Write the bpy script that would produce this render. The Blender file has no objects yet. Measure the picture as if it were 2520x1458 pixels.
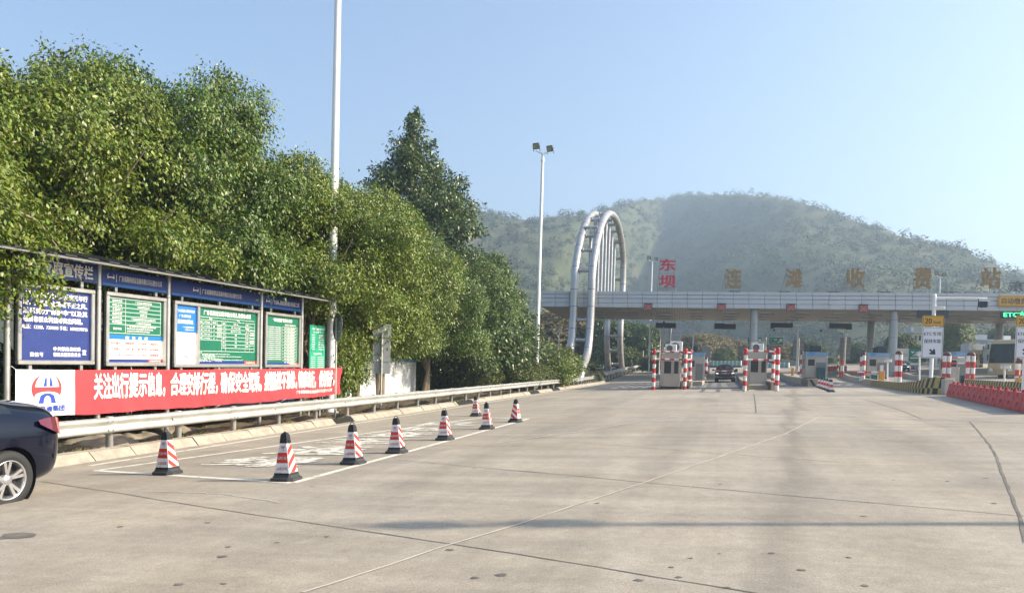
import bpy, math, random
import numpy as np
from mathutils import Vector, Matrix
rnd = random.Random(7); rng = np.random.default_rng(11)
SC = bpy.context.scene; COL = SC.collection
R = math.radians
# ------------------------------------------------------------------ camera
FPX, PX, PY = 1893., 1260., 988.          # focal length and principal point, in pixels of a 2519.5 px wide picture
YAW, PITCH, ROLL, CAMH = R(15), .035, .028, 1.53
V = lambda *a: np.array(a, float)
_fh = V(-math.sin(YAW), math.cos(YAW), 0); _rh = V(math.cos(YAW), math.sin(YAW), 0); _z = V(0, 0, 1)
CF = math.cos(PITCH)*_fh - math.sin(PITCH)*_z; _u = math.sin(PITCH)*_fh + math.cos(PITCH)*_z
CX = math.cos(ROLL)*_rh + math.sin(ROLL)*_u; CY = -math.sin(ROLL)*_rh + math.cos(ROLL)*_u
EYE = V(0, 0, CAMH)
cam = bpy.data.cameras.new('camera'); camo = bpy.data.objects.new('camera', cam); COL.objects.link(camo)
cam.sensor_width = 36; cam.lens = 36*FPX/2519.5; cam.shift_y = (PY-729)/2519.5; cam.clip_end = 8000; cam.clip_start = .05
m = Matrix.Identity(4)
for i in range(3):
    m[i][0], m[i][1], m[i][2], m[i][3] = CX[i], CY[i], -CF[i], EYE[i]
camo.matrix_world = m
SC.camera = camo
# ------------------------------------------------------------------ sky, sun, exposure
SUN_AZ, SUN_EL = R(10), R(30)             # azimuth measured from +X towards +Y
SUN = V(math.cos(SUN_AZ)*math.cos(SUN_EL), math.sin(SUN_AZ)*math.cos(SUN_EL), math.sin(SUN_EL))
w = bpy.data.worlds.new("World"); SC.world = w; w.use_nodes = True
nt = w.node_tree; bg = nt.nodes['Background']
sky = nt.nodes.new('ShaderNodeTexSky'); sky.sky_type = 'NISHITA'; sky.sun_disc = False
sky.sun_elevation = SUN_EL; sky.sun_rotation = R(90)-SUN_AZ
sky.air_density = 1.0; sky.dust_density = 2.0; sky.ozone_density = 1.6; sky.altitude = 50
nt.links.new(sky.outputs[0], bg.inputs[0]); bg.inputs[1].default_value = .125
sl = bpy.data.lights.new('sun', 'SUN'); so = bpy.data.objects.new('sun', sl); COL.objects.link(so)
sl.energy = 5.0; sl.angle = R(.5); sl.color = (1, .865, .66)
so.rotation_mode = 'QUATERNION'; so.rotation_quaternion = Vector(SUN).to_track_quat('Z', 'Y'); so.location = (40, 0, 60)
SC.view_settings.view_transform = 'Standard'; SC.view_settings.look = 'None'; SC.view_settings.exposure = 1.18; SC.view_settings.gamma = 1
HAZE = .00105
SC.cycles.use_denoising = True; SC.cycles.max_bounces = 6; SC.cycles.transparent_max_bounces = 6
SC.cycles.volume_bounces = 0; SC.cycles.caustics_reflective = False; SC.cycles.caustics_refractive = False
# ------------------------------------------------------------------ picture -> place
K = 2519.5/3955
GX, GY = .043842720, .018759227           # the plaza slopes gently up to the right and ahead
def G(x, y):
    xx = max(-26, min(30, x)); yy = max(-20, min(125, y))
    return GX*xx + GY*yy + (.03*(yy-75) if yy > 75 else 0)
def ray(x, y): return CF + (x*K-PX)/FPX*CX - (y*K-PY)/FPX*CY     # x, y in pixels of the photograph
def gp(x, y, h=0):
    d = ray(x, y); t = (CAMH-h)/(GX*d[0]+GY*d[1]-d[2]); return EYE+t*d
def atY(x, y, Y):
    d = ray(x, y); return EYE+d*(Y/d[1])
def atX(x, y, X):
    d = ray(x, y); return EYE+d*(X/d[0])
# ------------------------------------------------------------------ materials
MATS = {}
def M(name, col=(.5, .5, .5), rough=.6, metal=0, var=.12, vs=6, bump=0, bs=60, spec=.5, emit=0, island=0, trans=0, coat=0, stretch=None):
    if name in MATS: return MATS[name]
    m = bpy.data.materials.new(name); MATS[name] = m; m.use_nodes = True
    n = m.node_tree.nodes; l = m.node_tree.links; b = n['Principled BSDF']
    b.inputs['Roughness'].default_value = rough; b.inputs['Metallic'].default_value = metal
    b.inputs['Specular IOR Level'].default_value = spec; b.inputs['Coat Weight'].default_value = coat
    b.inputs['Coat Roughness'].default_value = .04
    c = (*col, 1); src = None
    tc = n.new('ShaderNodeTexCoord'); co = tc.outputs['Object']
    if stretch:
        mp = n.new('ShaderNodeMapping'); mp.inputs['Scale'].default_value = stretch; l.new(co, mp.inputs[0]); co = mp.outputs[0]
    if var:
        nz = n.new('ShaderNodeTexNoise'); nz.inputs['Scale'].default_value = vs; nz.inputs['Detail'].default_value = 6; nz.inputs['Roughness'].default_value = .65
        l.new(co, nz.inputs['Vector'])
        mr = n.new('ShaderNodeMapRange'); mr.inputs[1].default_value = .3; mr.inputs[2].default_value = .7; mr.inputs[3].default_value = 1-var; mr.inputs[4].default_value = 1+var
        l.new(nz.outputs[0], mr.inputs[0])
        mx = n.new('ShaderNodeMix'); mx.data_type = 'RGBA'; mx.blend_type = 'MULTIPLY'; mx.inputs[0].default_value = 1; mx.inputs[6].default_value = c
        l.new(mr.outputs[0], mx.inputs[7]); src = mx.outputs[2]
        rr = n.new('ShaderNodeMapRange'); rr.inputs[3].default_value = max(.02, rough-.08); rr.inputs[4].default_value = min(1, rough+.1)
        l.new(nz.outputs[0], rr.inputs[0]); l.new(rr.outputs[0], b.inputs['Roughness'])
    if island:
        ge = n.new('ShaderNodeNewGeometry'); hs = n.new('ShaderNodeHueSaturation')
        if src: l.new(src, hs.inputs['Color'])
        else: hs.inputs['Color'].default_value = c
        a = n.new('ShaderNodeMapRange'); a.inputs[3].default_value = 1-island; a.inputs[4].default_value = 1+island; l.new(ge.outputs['Random Per Island'], a.inputs[0]); l.new(a.outputs[0], hs.inputs['Value'])
        wn = n.new('ShaderNodeTexWhiteNoise'); wn.noise_dimensions = '1D'; l.new(ge.outputs['Random Per Island'], wn.inputs['W'])
        a2 = n.new('ShaderNodeMapRange'); a2.inputs[3].default_value = .46; a2.inputs[4].default_value = .53; l.new(wn.outputs[0], a2.inputs[0]); l.new(a2.outputs[0], hs.inputs['Hue'])
        src = hs.outputs[0]
    if src: l.new(src, b.inputs['Base Color'])
    else: b.inputs['Base Color'].default_value = c
    if emit:
        b.inputs['Emission Color'].default_value = c; b.inputs['Emission Strength'].default_value = emit
    if bump:
        n2 = n.new('ShaderNodeTexNoise'); n2.inputs['Scale'].default_value = bs; n2.inputs['Detail'].default_value = 4; l.new(tc.outputs['Object'], n2.inputs['Vector'])
        bp = n.new('ShaderNodeBump'); bp.inputs['Strength'].default_value = bump; bp.inputs['Distance'].default_value = .02; l.new(n2.outputs[0], bp.inputs['Height']); l.new(bp.outputs[0], b.inputs['Normal'])
    if trans:
        tr = n.new('ShaderNodeBsdfTranslucent'); ms = n.new('ShaderNodeMixShader'); ms.inputs[0].default_value = trans
        g2 = n.new('ShaderNodeMix'); g2.data_type = 'RGBA'; g2.blend_type = 'MULTIPLY'; g2.inputs[0].default_value = 1; g2.inputs[7].default_value = (1.5, 1.5, .7, 1)
        l.new(src, g2.inputs[6]) if src else None
        l.new(g2.outputs[2], tr.inputs[0])
        l.new(b.outputs[0], ms.inputs[1]); l.new(tr.outputs[0], ms.inputs[2]); l.new(ms.outputs[0], n['Material Output'].inputs[0])
    return m
M('galvanised', (.50, .50, .47), .42, .55, .16, 3, .1, 40)
M('gutter_grey', (.20, .20, .19), .6, .2, .2, 4)
M('galvanised_post', (.46, .46, .43), .5, .3, .2, 4, .1, 40)
M('stainless', (.52, .50, .47), .32, .7, .12, 2, .05, 8)
M('white_paint', (.78, .78, .77), .4, 0, .07, 3)
M('white_print', (.86, .86, .86), .55, 0, .03, 3)
M('dull_print', (.55, .58, .62), .55, 0, .03, 3)
M('pole_white', (.80, .80, .80), .35, 0, .06, 1.5)
M('navy_panel', (.018, .038, .23), .3, 0, .1, 2)
M('violet_panel', (.030, .048, .20), .25, 0, .08, 2)
M('blue_poster', (.02, .17, .55), .3, 0, .06, 2)
M('green_poster', (.010, .145, .08), .3, 0, .14, 2)
M('mint_board', (.022, .32, .19), .35, 0, .05, 3)
M('banner_red', (.66, .045, .055), .6, 0, .06, 4, .15, 7)
M('print_red', (.62, .03, .03), .55, 0, .04, 5)
M('print_blue', (.02, .06, .38), .55, 0, .04, 5)
M('black_steel', (.02, .02, .022), .5, 0, .2, 5)
M('dark_soffit', (.02, .02, .02), .7, 0, .2, 4)
M('rubber', (.03, .032, .035), .7, 0, .3, 12, .1, 80)
M('cone_black', (.012, .013, .016), .5, 0, .3, 12)
M('cone_red', (.56, .035, .022), .45, 0, .28, 9)
M('cone_white', (.68, .67, .65), .45, 0, .22, 9)
M('kerb_stone', (.34, .30, .24), .85, 0, .28, 4, .5, 40)
M('dark_hole', (.012, .011, .01), .9, 0, .2, 5)
M('joint_dark', (.14, .125, .105), .9, 0, .4, 2)
M('joint_light', (.52, .49, .43), .9, 0, .25, 3)
M('oil', (.15, .135, .115), .7, 0, .4, 8)
M('bark', (.22, .17, .12), .85, 0, .35, 7, .8, 25, stretch=(1, 1, .3))
M('ficus_leaf', (.128, .178, .022), .42, 0, .25, 1.1, island=.42, trans=.13)
M('ficus_leaf_deep', (.095, .152, .024), .42, 0, .25, 1.1, island=.42, trans=.12)
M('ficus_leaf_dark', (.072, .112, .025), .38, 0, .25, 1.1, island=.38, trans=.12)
M('shrub_leaf', (.105, .135, .034), .5, 0, .3, 1, island=.35, trans=.2)
M('dry_leaf', (.17, .14, .062), .6, 0, .3, .5, island=.35, trans=.2)
M('far_leaf', (.06, .09, .026), .6, 0, .3, .3, island=.3, trans=.15)
M('pale_leaf', (.13, .16, .07), .55, 0, .3, .4, island=.3, trans=.2)
M('palm_leaf', (.13, .16, .06), .4, 0, .2, 2, island=.3, trans=.15)
M('forest_leaf', (.052, .076, .034), .85, 0, .55, .022, island=.35)
M('canopy_white', (.50, .51, .53), .35, .1, .07, .7)
M('canopy_seam', (.10, .10, .11), .6, 0, .1, 3)
M('soffit_strip', (.46, .41, .36), .5, 0, .14, 1.2)
M('soffit_gap', (.16, .14, .125), .7, 0, .1, 3)
M('column_clad', (.36, .37, .38), .35, .35, .08, 1)
M('arch_steel', (.43, .425, .43), .38, .5, .12, 1.2, .05, 6)
M('arch_seam', (.16, .16, .16), .6, .2, .1, 3)
M('sign_red', (.55, .02, .04), .5, 0, .1, 2)
M('sign_gold', (.28, .17, .058), .5, 0, .3, 1.6)
M('sign_dark', (.15, .16, .17), .6, 0, .15, 2)
M('led_off', (.012, .024, .045), .4, 0, .15, 3)
M('lamp_red_off', (.24, .10, .10), .5, 0, .25, 12)
M('lamp_red_lit', (.75, .10, .08), .5, 0, 0, 1, emit=.05)
M('led_green', (.05, .95, .30), .5, 0, 0, 1, emit=1.6)
M('booth_steel', (.44, .40, .35), .36, .45, .12, 1.5, .05, 5)
M('booth_dark', (.20, .19, .18), .5, .2, .15, 2)
M('booth_glass', (.03, .026, .028), .06, 0, .1, 2)
M('header_blue', (.20, .33, .47), .4, 0, .1, 2)
M('header_mark', (.04, .25, .55), .4, 0, .1, 2)
M('ac_white', (.70, .70, .68), .45, 0, .07, 5)
M('fan_grille', (.12, .12, .125), .6, 0, .1, 20)
M('pipe_red', (.50, .025, .03), .4, 0, .14, 5)
M('pipe_white', (.72, .72, .70), .4, 0, .10, 5)
M('pipe_cap', (.10, .03, .035), .5, 0, .2, 5)
M('island_concrete', (.38, .33, .26), .85, 0, .22, 2.5, .4, 30)
M('stripe_yellow', (.50, .36, .10), .65, 0, .25, 4)
M('stripe_black', (.035, .037, .042), .65, 0, .25, 4)
M('cabinet_orange', (.62, .27, .03), .45, 0, .1, 3)
M('cabinet_green', (.02, .075, .085), .45, 0, .12, 2)
M('cabinet_grey', (.46, .42, .38), .45, .1, .1, 2)
M('barrier_red', (.60, .055, .07), .42, 0, .18, 3)
M('barrier_red_deep', (.36, .03, .045), .55, 0, .2, 3)
M('sign_white', (.72, .73, .77), .4, 0, .04, 2)
M('sign_yellow', (.62, .34, .04), .4, 0, .05, 2)
M('sign_black', (.02, .02, .024), .5, 0, .05, 2)
M('sign_green', (.01, .22, .15), .4, 0, .05, 2)
M('sign_back', (.30, .31, .32), .5, .25, .12, 2)
M('fence_green', (.22, .42, .37), .5, 0, .12, 1.5)
M('fence_pale', (.58, .66, .62), .5, 0, .08, 1.5)
M('jersey', (.11, .12, .14), .8, 0, .2, 1)
M('wall_cream', (.60, .52, .36), .8, 0, .08, .8)
M('wall_white', (.74, .74, .73), .8, 0, .06, .8)
M('wall_grey', (.46, .47, .48), .8, 0, .10, .6)
M('window_dark', (.05, .06, .07), .15, 0, .1, 2)
M('hut_white', (.72, .73, .74), .5, 0, .06, 1)
M('hut_blue', (.03, .22, .36), .5, 0, .1, 1)
M('car_navy', (.0025, .004, .014), .12, 0, .05, 2, spec=.35, coat=.25)
M('car_black', (.006, .007, .010), .16, .2, .05, 2, coat=1)
M('car_white', (.7, .7, .7), .3, 0, .04, 2, coat=.6)
M('glass_dark', (.012, .015, .02), .03, 0, 0, 1, spec=.8)
M('chrome', (.75, .75, .76), .1, 1, .03, 4)
M('alloy', (.66, .66, .67), .24, .85, .06, 8)
M('alloy_dark', (.05, .05, .055), .5, .3, .1, 8)
M('tyre', (.022, .022, .023), .75, 0, .2, 10, .15, 60)
M('tail_red', (.12, .005, .012), .12, 0, .1, 6, coat=1)
M('head_white', (.8, .82, .85), .1, 0, .1, 6, emit=1.2)
M('plastic_black', (.02, .02, .02), .6, 0, .15, 8)
M('bus_cream', (.48, .36, .18), .4, 0, .08, 1)
M('bus_glass', (.02, .028, .034), .25, 0, .1, 1, spec=.25)
M('rock', (.26, .22, .16), .9, 0, .35, 4, .8, 14)
M('map_print', (.42, .45, .50), .5, 0, .1, 3)
M('camera_white', (.72, .72, .7), .4, 0, .05, 5)
def nodes_mat(name):
    m = bpy.data.materials.new(name); MATS[name] = m; m.use_nodes = True
    return m, m.node_tree.nodes, m.node_tree.links, m.node_tree.nodes['Principled BSDF']
def soil_material(name, c1, c2, c3, sc):
    m, n, l, b = nodes_mat(name); b.inputs['Roughness'].default_value = .95
    tc = n.new('ShaderNodeTexCoord'); nz = n.new('ShaderNodeTexNoise'); nz.inputs['Scale'].default_value = sc; nz.inputs['Detail'].default_value = 9; nz.inputs['Roughness'].default_value = .7
    l.new(tc.outputs['Object'], nz.inputs['Vector']); cr = n.new('ShaderNodeValToRGB'); l.new(nz.outputs[0], cr.inputs[0])
    e = cr.color_ramp.elements; e[0].position = .32; e[0].color = (*c1, 1); e[1].position = .68; e[1].color = (*c3, 1)
    k = e.new(.5); k.color = (*c2, 1); l.new(cr.outputs[0], b.inputs['Base Color'])
    n2 = n.new('ShaderNodeTexNoise'); n2.inputs['Scale'].default_value = 22; n2.inputs['Detail'].default_value = 6; l.new(tc.outputs['Object'], n2.inputs['Vector'])
    bp = n.new('ShaderNodeBump'); bp.inputs['Strength'].default_value = .9; bp.inputs['Distance'].default_value = .05; l.new(n2.outputs[0], bp.inputs['Height']); l.new(bp.outputs[0], b.inputs['Normal'])
soil_material('soil', (.06, .045, .03), (.13, .10, .06), (.22, .18, .11), 1.6)
soil_material('grass_ground', (.05, .06, .02), (.09, .10, .035), (.16, .14, .06), .25)
soil_material('hill_ground', (.035, .05, .02), (.06, .075, .03), (.12, .11, .055), .03)
def worn_paint(name, col, lo, hi):
    m, n, l, b = nodes_mat(name); b.inputs['Roughness'].default_value = .75
    tc = n.new('ShaderNodeTexCoord'); nz = n.new('ShaderNodeTexNoise'); nz.inputs['Scale'].default_value = 5; nz.inputs['Detail'].default_value = 9; nz.inputs['Roughness'].default_value = .75; l.new(tc.outputs['Object'], nz.inputs['Vector'])
    cr = n.new('ShaderNodeValToRGB'); l.new(nz.outputs[0], cr.inputs[0]); e = cr.color_ramp.elements; e[0].position = lo; e[0].color = (.33, .30, .25, 1); e[1].position = hi; e[1].color = (*col, 1); l.new(cr.outputs[0], b.inputs['Base Color'])
worn_paint('paint_line', (.70, .67, .58), .36, .47)
worn_paint('paint_char', (.74, .71, .63), .42, .52)
def concrete():
    m, n, l, b = nodes_mat('concrete'); b.inputs['Roughness'].default_value = .78; b.inputs['Specular IOR Level'].default_value = .35
    tc = n.new('ShaderNodeTexCoord'); obj = tc.outputs['Object']
    def mapped(s):
        mp = n.new('ShaderNodeMapping'); mp.inputs['Scale'].default_value = s; l.new(obj, mp.inputs[0]); return mp.outputs[0]
    def noise(vec, sc, det, lo, hi, a=.3, z=.7, rough=.6):
        k = n.new('ShaderNodeTexNoise'); k.inputs['Scale'].default_value = sc; k.inputs['Detail'].default_value = det; k.inputs['Roughness'].default_value = rough; l.new(vec, k.inputs['Vector'])
        r = n.new('ShaderNodeMapRange'); r.inputs[1].default_value = a; r.inputs[2].default_value = z; r.inputs[3].default_value = lo; r.inputs[4].default_value = hi; l.new(k.outputs[0], r.inputs[0]); return r.outputs[0]
    def mul(a, c):
        k = n.new('ShaderNodeMath'); k.operation = 'MULTIPLY'; l.new(a, k.inputs[0]); l.new(c, k.inputs[1]); return k.outputs[0]
    f = noise(obj, .12, 4, .88, 1.10)
    f = mul(f, noise(obj, 1.1, 8, .87, 1.09, rough=.7))
    f = mul(f, noise(mapped((1.4, .10, 1)), 1, 5, .89, 1.06))
    f = mul(f, noise(mapped((.16, 1.5, 1)), 1.2, 6, .84, 1.10))
    f = mul(f, noise(obj, 7, 4, .88, 1.08, .25, .7))
    f = mul(f, noise(obj, 60, 3, .76, 1.18, .3, .7))
    # dark worn tyre track along the driving direction, and paler caked patches
    sx = n.new('ShaderNodeSeparateXYZ'); l.new(obj, sx.inputs[0])
    def band(x0, wd, amt, tilt):
        t = n.new('ShaderNodeMath'); t.operation = 'MULTIPLY_ADD'; l.new(sx.outputs[1], t.inputs[0]); t.inputs[1].default_value = -tilt; l.new(sx.outputs[0], t.inputs[2])
        d = n.new('ShaderNodeMath'); d.operation = 'SUBTRACT'; l.new(t.outputs[0], d.inputs[0]); d.inputs[1].default_value = x0
        wob = noise(mapped((.5, .12, 1)), 1.3, 5, -.5, .5); ad = n.new('ShaderNodeMath'); l.new(d.outputs[0], ad.inputs[0]); l.new(wob, ad.inputs[1])
        ab = n.new('ShaderNodeMath'); ab.operation = 'ABSOLUTE'; l.new(ad.outputs[0], ab.inputs[0])
        r = n.new('ShaderNodeMapRange'); r.interpolation_type = 'SMOOTHSTEP'; r.inputs[1].default_value = 0; r.inputs[2].default_value = wd; r.inputs[3].default_value = 1-amt; r.inputs[4].default_value = 1; l.new(ab.outputs[0], r.inputs[0]); return r.outputs[0]
    f = mul(f, band(.15, .5, .24, .085)); f = mul(f, band(-1.2, .45, .12, .02)); f = mul(f, band(-3.6, .5, .10, -.02)); f = mul(f, band(2.9, .6, .08, .05))
    # tone of single slabs
    fl = n.new('ShaderNodeVectorMath'); fl.operation = 'FLOOR'; l.new(mapped((.2, .21, 0)), fl.inputs[0]); wn = n.new('ShaderNodeTexWhiteNoise'); l.new(fl.outputs[0], wn.inputs['Vector'])
    r = n.new('ShaderNodeMapRange'); r.inputs[3].default_value = .93; r.inputs[4].default_value = 1.05; l.new(wn.outputs[0], r.inputs[0]); f = mul(f, r.outputs[0])
    mx = n.new('ShaderNodeMix'); mx.data_type = 'RGBA'; mx.blend_type = 'MULTIPLY'; mx.inputs[0].default_value = 1
    hue = n.new('ShaderNodeMix'); hue.data_type = 'RGBA'; hue.inputs[6].default_value = (.40, .345, .268, 1); hue.inputs[7].default_value = (.37, .332, .280, 1); l.new(noise(obj, .3, 4, 0, 1), hue.inputs[0])
    l.new(hue.outputs[2], mx.inputs[6]); l.new(f, mx.inputs[7]); l.new(mx.outputs[2], b.inputs['Base Color'])
    wv = n.new('ShaderNodeTexWave'); wv.bands_direction = 'Y'; wv.inputs['Scale'].default_value = 11; wv.inputs['Distortion'].default_value = .6; l.new(obj, wv.inputs['Vector'])
    k2 = n.new('ShaderNodeTexNoise'); k2.inputs['Scale'].default_value = 70; k2.inputs['Detail'].default_value = 5; l.new(obj, k2.inputs['Vector'])
    sm = n.new('ShaderNodeMath'); sm.operation = 'MULTIPLY_ADD'; l.new(wv.outputs[0], sm.inputs[0]); sm.inputs[1].default_value = .25; l.new(k2.outputs[0], sm.inputs[2])
    bp = n.new('ShaderNodeBump'); bp.inputs['Strength'].default_value = .35; bp.inputs['Distance'].default_value = .01; l.new(sm.outputs[0], bp.inputs['Height']); l.new(bp.outputs[0], b.inputs['Normal'])
concrete()
M('asphalt_shade', (.095, .095, .097), .85, 0, .25, 1.2, .4, 60)  # lane paving tone, darkened to stand in for shade
# ------------------------------------------------------------------ mesh helpers
LOC = {}                                   # world location of every thing's base
def norm(v): return v/np.linalg.norm(v)
_txt = {}
def glyphs(body, bold):
    if (body, bold) in _txt: return _txt[(body, bold)]
    c = bpy.data.curves.new('lettering', 'FONT'); c.body = body; c.size = 1; c.resolution_u = 3
    o = bpy.data.objects.new('lettering', c); COL.objects.link(o)
    dg = bpy.context.evaluated_depsgraph_get(); dg.update()
    me = bpy.data.meshes.new_from_object(o.evaluated_get(dg))
    vs = [(v.co.x, v.co.y) for v in me.vertices]; fs = [tuple(p.vertices) for p in me.polygons]
    bpy.data.objects.remove(o); bpy.data.meshes.remove(me); bpy.data.curves.remove(c)
    _txt[(body, bold)] = (np.array(vs) if vs else np.zeros((1, 2)), fs); return _txt[(body, bold)]
class MB:
    def __init__(s): s.v = []; s.f = []; s.m = []; s.sm = []
    def add(s, vs, fs, m=0, smooth=False):
        k = len(s.v); s.v += [tuple(map(float, p)) for p in vs]
        for f in fs: s.f.append(tuple(i+k for i in f)); s.m.append(m); s.sm.append(smooth)
        return s
    def box(s, c, d, m=0, ax=None, bev=0):
        # c centre, d full sizes, ax optional 3 axes; bev chamfers the vertical and horizontal edges
        c = np.array(c, float); a = ax if ax is not None else np.eye(3); h = np.array(d, float)/2
        if bev <= 0:
            vs = [c+sx*h[0]*a[0]+sy*h[1]*a[1]+sz*h[2]*a[2] for sz in (-1, 1) for sx, sy in ((-1, -1), (1, -1), (1, 1), (-1, 1))]
            return s.add(vs, [(3, 2, 1, 0), (4, 5, 6, 7), (0, 1, 5, 4), (1, 2, 6, 5), (2, 3, 7, 6), (3, 0, 4, 7)], m)
        b = min(bev, *(h*.9)); rings = []
        for z, i in ((-h[2], b), (-h[2]+b, 0), (h[2]-b, 0), (h[2], b)):
            x, y = h[0]-i, h[1]-i; q = b
            rings.append([c+px*a[0]+py*a[1]+z*a[2] for px, py in ((-x+q, -y), (x-q, -y), (x, -y+q), (x, y-q), (x-q, y), (-x+q, y), (-x, y-q), (-x, -y+q))])
        fs = [tuple(range(7, -1, -1)), tuple(range(24, 32))]
        for k in range(3): fs += [(k*8+i, k*8+(i+1) % 8, k*8+8+(i+1) % 8, k*8+8+i) for i in range(8)]
        return s.add([p for r in rings for p in r], fs, m)
    def prism(s, pts, o, ax, ay, az, d, m=0, mcap=None):
        # polygon pts in the plane (ax, ay) at o, pushed d along az
        o, ax, ay, az = map(lambda q: np.array(q, float), (o, ax, ay, az)); n = len(pts)
        a = [o+x*ax+y*ay for x, y in pts]; b = [p+az*d for p in a]
        s.add(a+b, [(i, (i+1) % n, n+(i+1) % n, n+i) for i in range(n)], m)
        s.add(a, [tuple(range(n-1, -1, -1))], m if mcap is None else mcap); s.add(b, [tuple(range(n))], m if mcap is None else mcap); return s
    def poly(s, pts, o, ax, ay, m=0):
        o, ax, ay = map(lambda q: np.array(q, float), (o, ax, ay)); return s.add([o+x*ax+y*ay for x, y in pts], [tuple(range(len(pts)))], m)
    def tube(s, path, r, n=10, m=0, cap=True, smooth=True, mcap=None):
        P = [np.array(p, float) for p in path]; N = len(P); rr = r if hasattr(r, '__len__') else [r]*N
        vs = []; up = None
        for i in range(N):
            t = norm(P[min(i+1, N-1)]-P[max(i-1, 0)])
            if up is None: up = V(0, 0, 1) if abs(t[2]) < .9 else V(1, 0, 0)
            a = norm(np.cross(up, t)) if np.linalg.norm(np.cross(up, t)) > 1e-6 else V(1, 0, 0); b = np.cross(t, a); up = b
            vs += [P[i]+rr[i]*(math.cos(2*math.pi*k/n)*a+math.sin(2*math.pi*k/n)*b) for k in range(n)]
        s.add(vs, [(i*n+k, i*n+(k+1) % n, (i+1)*n+(k+1) % n, (i+1)*n+k) for i in range(N-1) for k in range(n)], m, smooth)
        if cap: s.add(vs[:n], [tuple(range(n-1, -1, -1))], m if mcap is None else mcap); s.add(vs[-n:], [tuple(range(n))], m if mcap is None else mcap)
        return s
    def cyl(s, p, q, r, r2=None, n=14, m=0, smooth=True): return s.tube([p, q], [r, r if r2 is None else r2], n, m, True, smooth)
    def lathe(s, prof, o, axis, n=24, m=0, smooth=True):
        o = np.array(o, float); t = norm(np.array(axis, float)); a = norm(np.cross(t, V(0, 0, 1) if abs(t[2]) < .9 else V(1, 0, 0))); b = np.cross(t, a)
        vs = [o+h*t+r*(math.cos(2*math.pi*k/n)*a+math.sin(2*math.pi*k/n)*b) for r, h in prof for k in range(n)]
        return s.add(vs, [(i*n+k, i*n+(k+1) % n, (i+1)*n+(k+1) % n, (i+1)*n+k) for i in range(len(prof)-1) for k in range(n)], m, smooth)
    def sphere(s, c, r, m=0, n=10):
        c = np.array(c, float); r = np.array(r if hasattr(r, '__len__') else (r, r, r), float); vs = []
        for i in range(n//2+1):
            t = math.pi*i/(n//2); vs += [c+r*V(math.sin(t)*math.cos(2*math.pi*k/n), math.sin(t)*math.sin(2*math.pi*k/n), math.cos(t)) for k in range(n)]
        return s.add(vs, [(i*n+k, (i+1)*n+k, (i+1)*n+(k+1) % n, i*n+(k+1) % n) for i in range(n//2) for k in range(n)], m, True)
    def text(s, body, o, ax, ay, w, h, m=0, bold=.012, depth=0):
        # fits the writing into w x h with its lower left corner at o; bold thickens it with shifted copies, each a little proud;
        # depth > 0 gives the letters thickness towards the reader
        vs, fs = glyphs(body, 0); o, ax, ay = map(lambda q: np.array(q, float), (o, ax, ay))
        lo, hi = vs.min(0), vs.max(0); sc = np.array([w, h])/np.maximum(hi-lo, 1e-6); az = np.cross(ax, ay); az = az/np.linalg.norm(az)
        sh = [(0, 0)] if bold <= 0 else [(-bold, 0), (bold, 0)] if bold < .03 else [(-bold, 0), (bold, 0), (0, bold*.7), (0, -bold*.7)]
        edges = {(f[i], f[(i+1) % len(f)]) for f in fs for i in range(len(f))}; rim = [e for e in edges if (e[1], e[0]) not in edges]; k = len(vs)
        for i, (dx, dy) in enumerate(sh):
            q = (vs-lo+np.array([dx, dy]))*sc; z = i*(.0006 if not depth else .004); P = [o+x*ax+y*ay+az*z for x, y in q]
            if not depth: s.add(P, fs, m); continue
            T = [p+az*depth for p in P]; s.add(T, fs, m); s.add(P, [f[::-1] for f in fs], m); s.add(P+T, [(a, b, b+k, a+k) for a, b in rim], m)
        return s
    def build(s, name, mats, parent=None, world=True):
        me = bpy.data.meshes.new(name); off = LOC.get(parent.name, V(0, 0, 0)) if (parent is not None and world) else V(0, 0, 0)
        me.from_pydata([tuple(np.array(p)-off) for p in s.v], [], s.f)
        for q in (mats if isinstance(mats, (list, tuple)) else [mats]): me.materials.append(MATS[q])
        me.polygons.foreach_set('material_index', s.m); me.polygons.foreach_set('use_smooth', s.sm); me.update()
        o = bpy.data.objects.new(name, me); COL.objects.link(o)
        if parent is not None: o.parent = parent; LOC[o.name] = off
        return o
def thing(name, label, cat, loc=(0, 0, 0), group=None, rot=None):
    o = bpy.data.objects.new(name, None); COL.objects.link(o); o.location = loc; o.empty_display_size = .3
    if rot: o.rotation_euler = rot
    LOC[o.name] = np.array(loc, float); o['label'] = label; o['category'] = cat
    if group: o['group'] = group
    return o
def tag(o, label, cat, group=None, kind=None):
    if kind: o['kind'] = kind
    if label: o['label'] = label
    if cat: o['category'] = cat
    if group: o['group'] = group
    return o
def structure(o, kind='structure'): o['kind'] = kind; return o
def kids(o): return [c for c in COL.objects if c.parent == o]
KID = {}
def remember(o): KID[o.name] = [remember(c) or c for c in kids(o)]
def dup(o, loc=None, rotz=None, label=None, parent=None, group=None, scale=None):
    c = o.copy(); COL.objects.link(c)
    if parent is not None: c.parent = parent
    if o.name not in KID: remember(o)
    KID[c.name] = [dup(k, parent=c) for k in KID[o.name]]
    if loc is not None: c.location = loc; LOC[c.name] = np.array(loc, float)
    if rotz is not None: c.rotation_euler.z = rotz
    if scale is not None: c.scale = (scale,)*3 if not hasattr(scale, '__len__') else scale
    if label: c['label'] = label
    if group: c['group'] = group
    return c
def recolour(o, m):
    for sl_ in o.material_slots: sl_.link = 'OBJECT'; sl_.material = MATS[m]
X3, Y3, Z3 = V(1, 0, 0), V(0, 1, 0), V(0, 0, 1)
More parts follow.
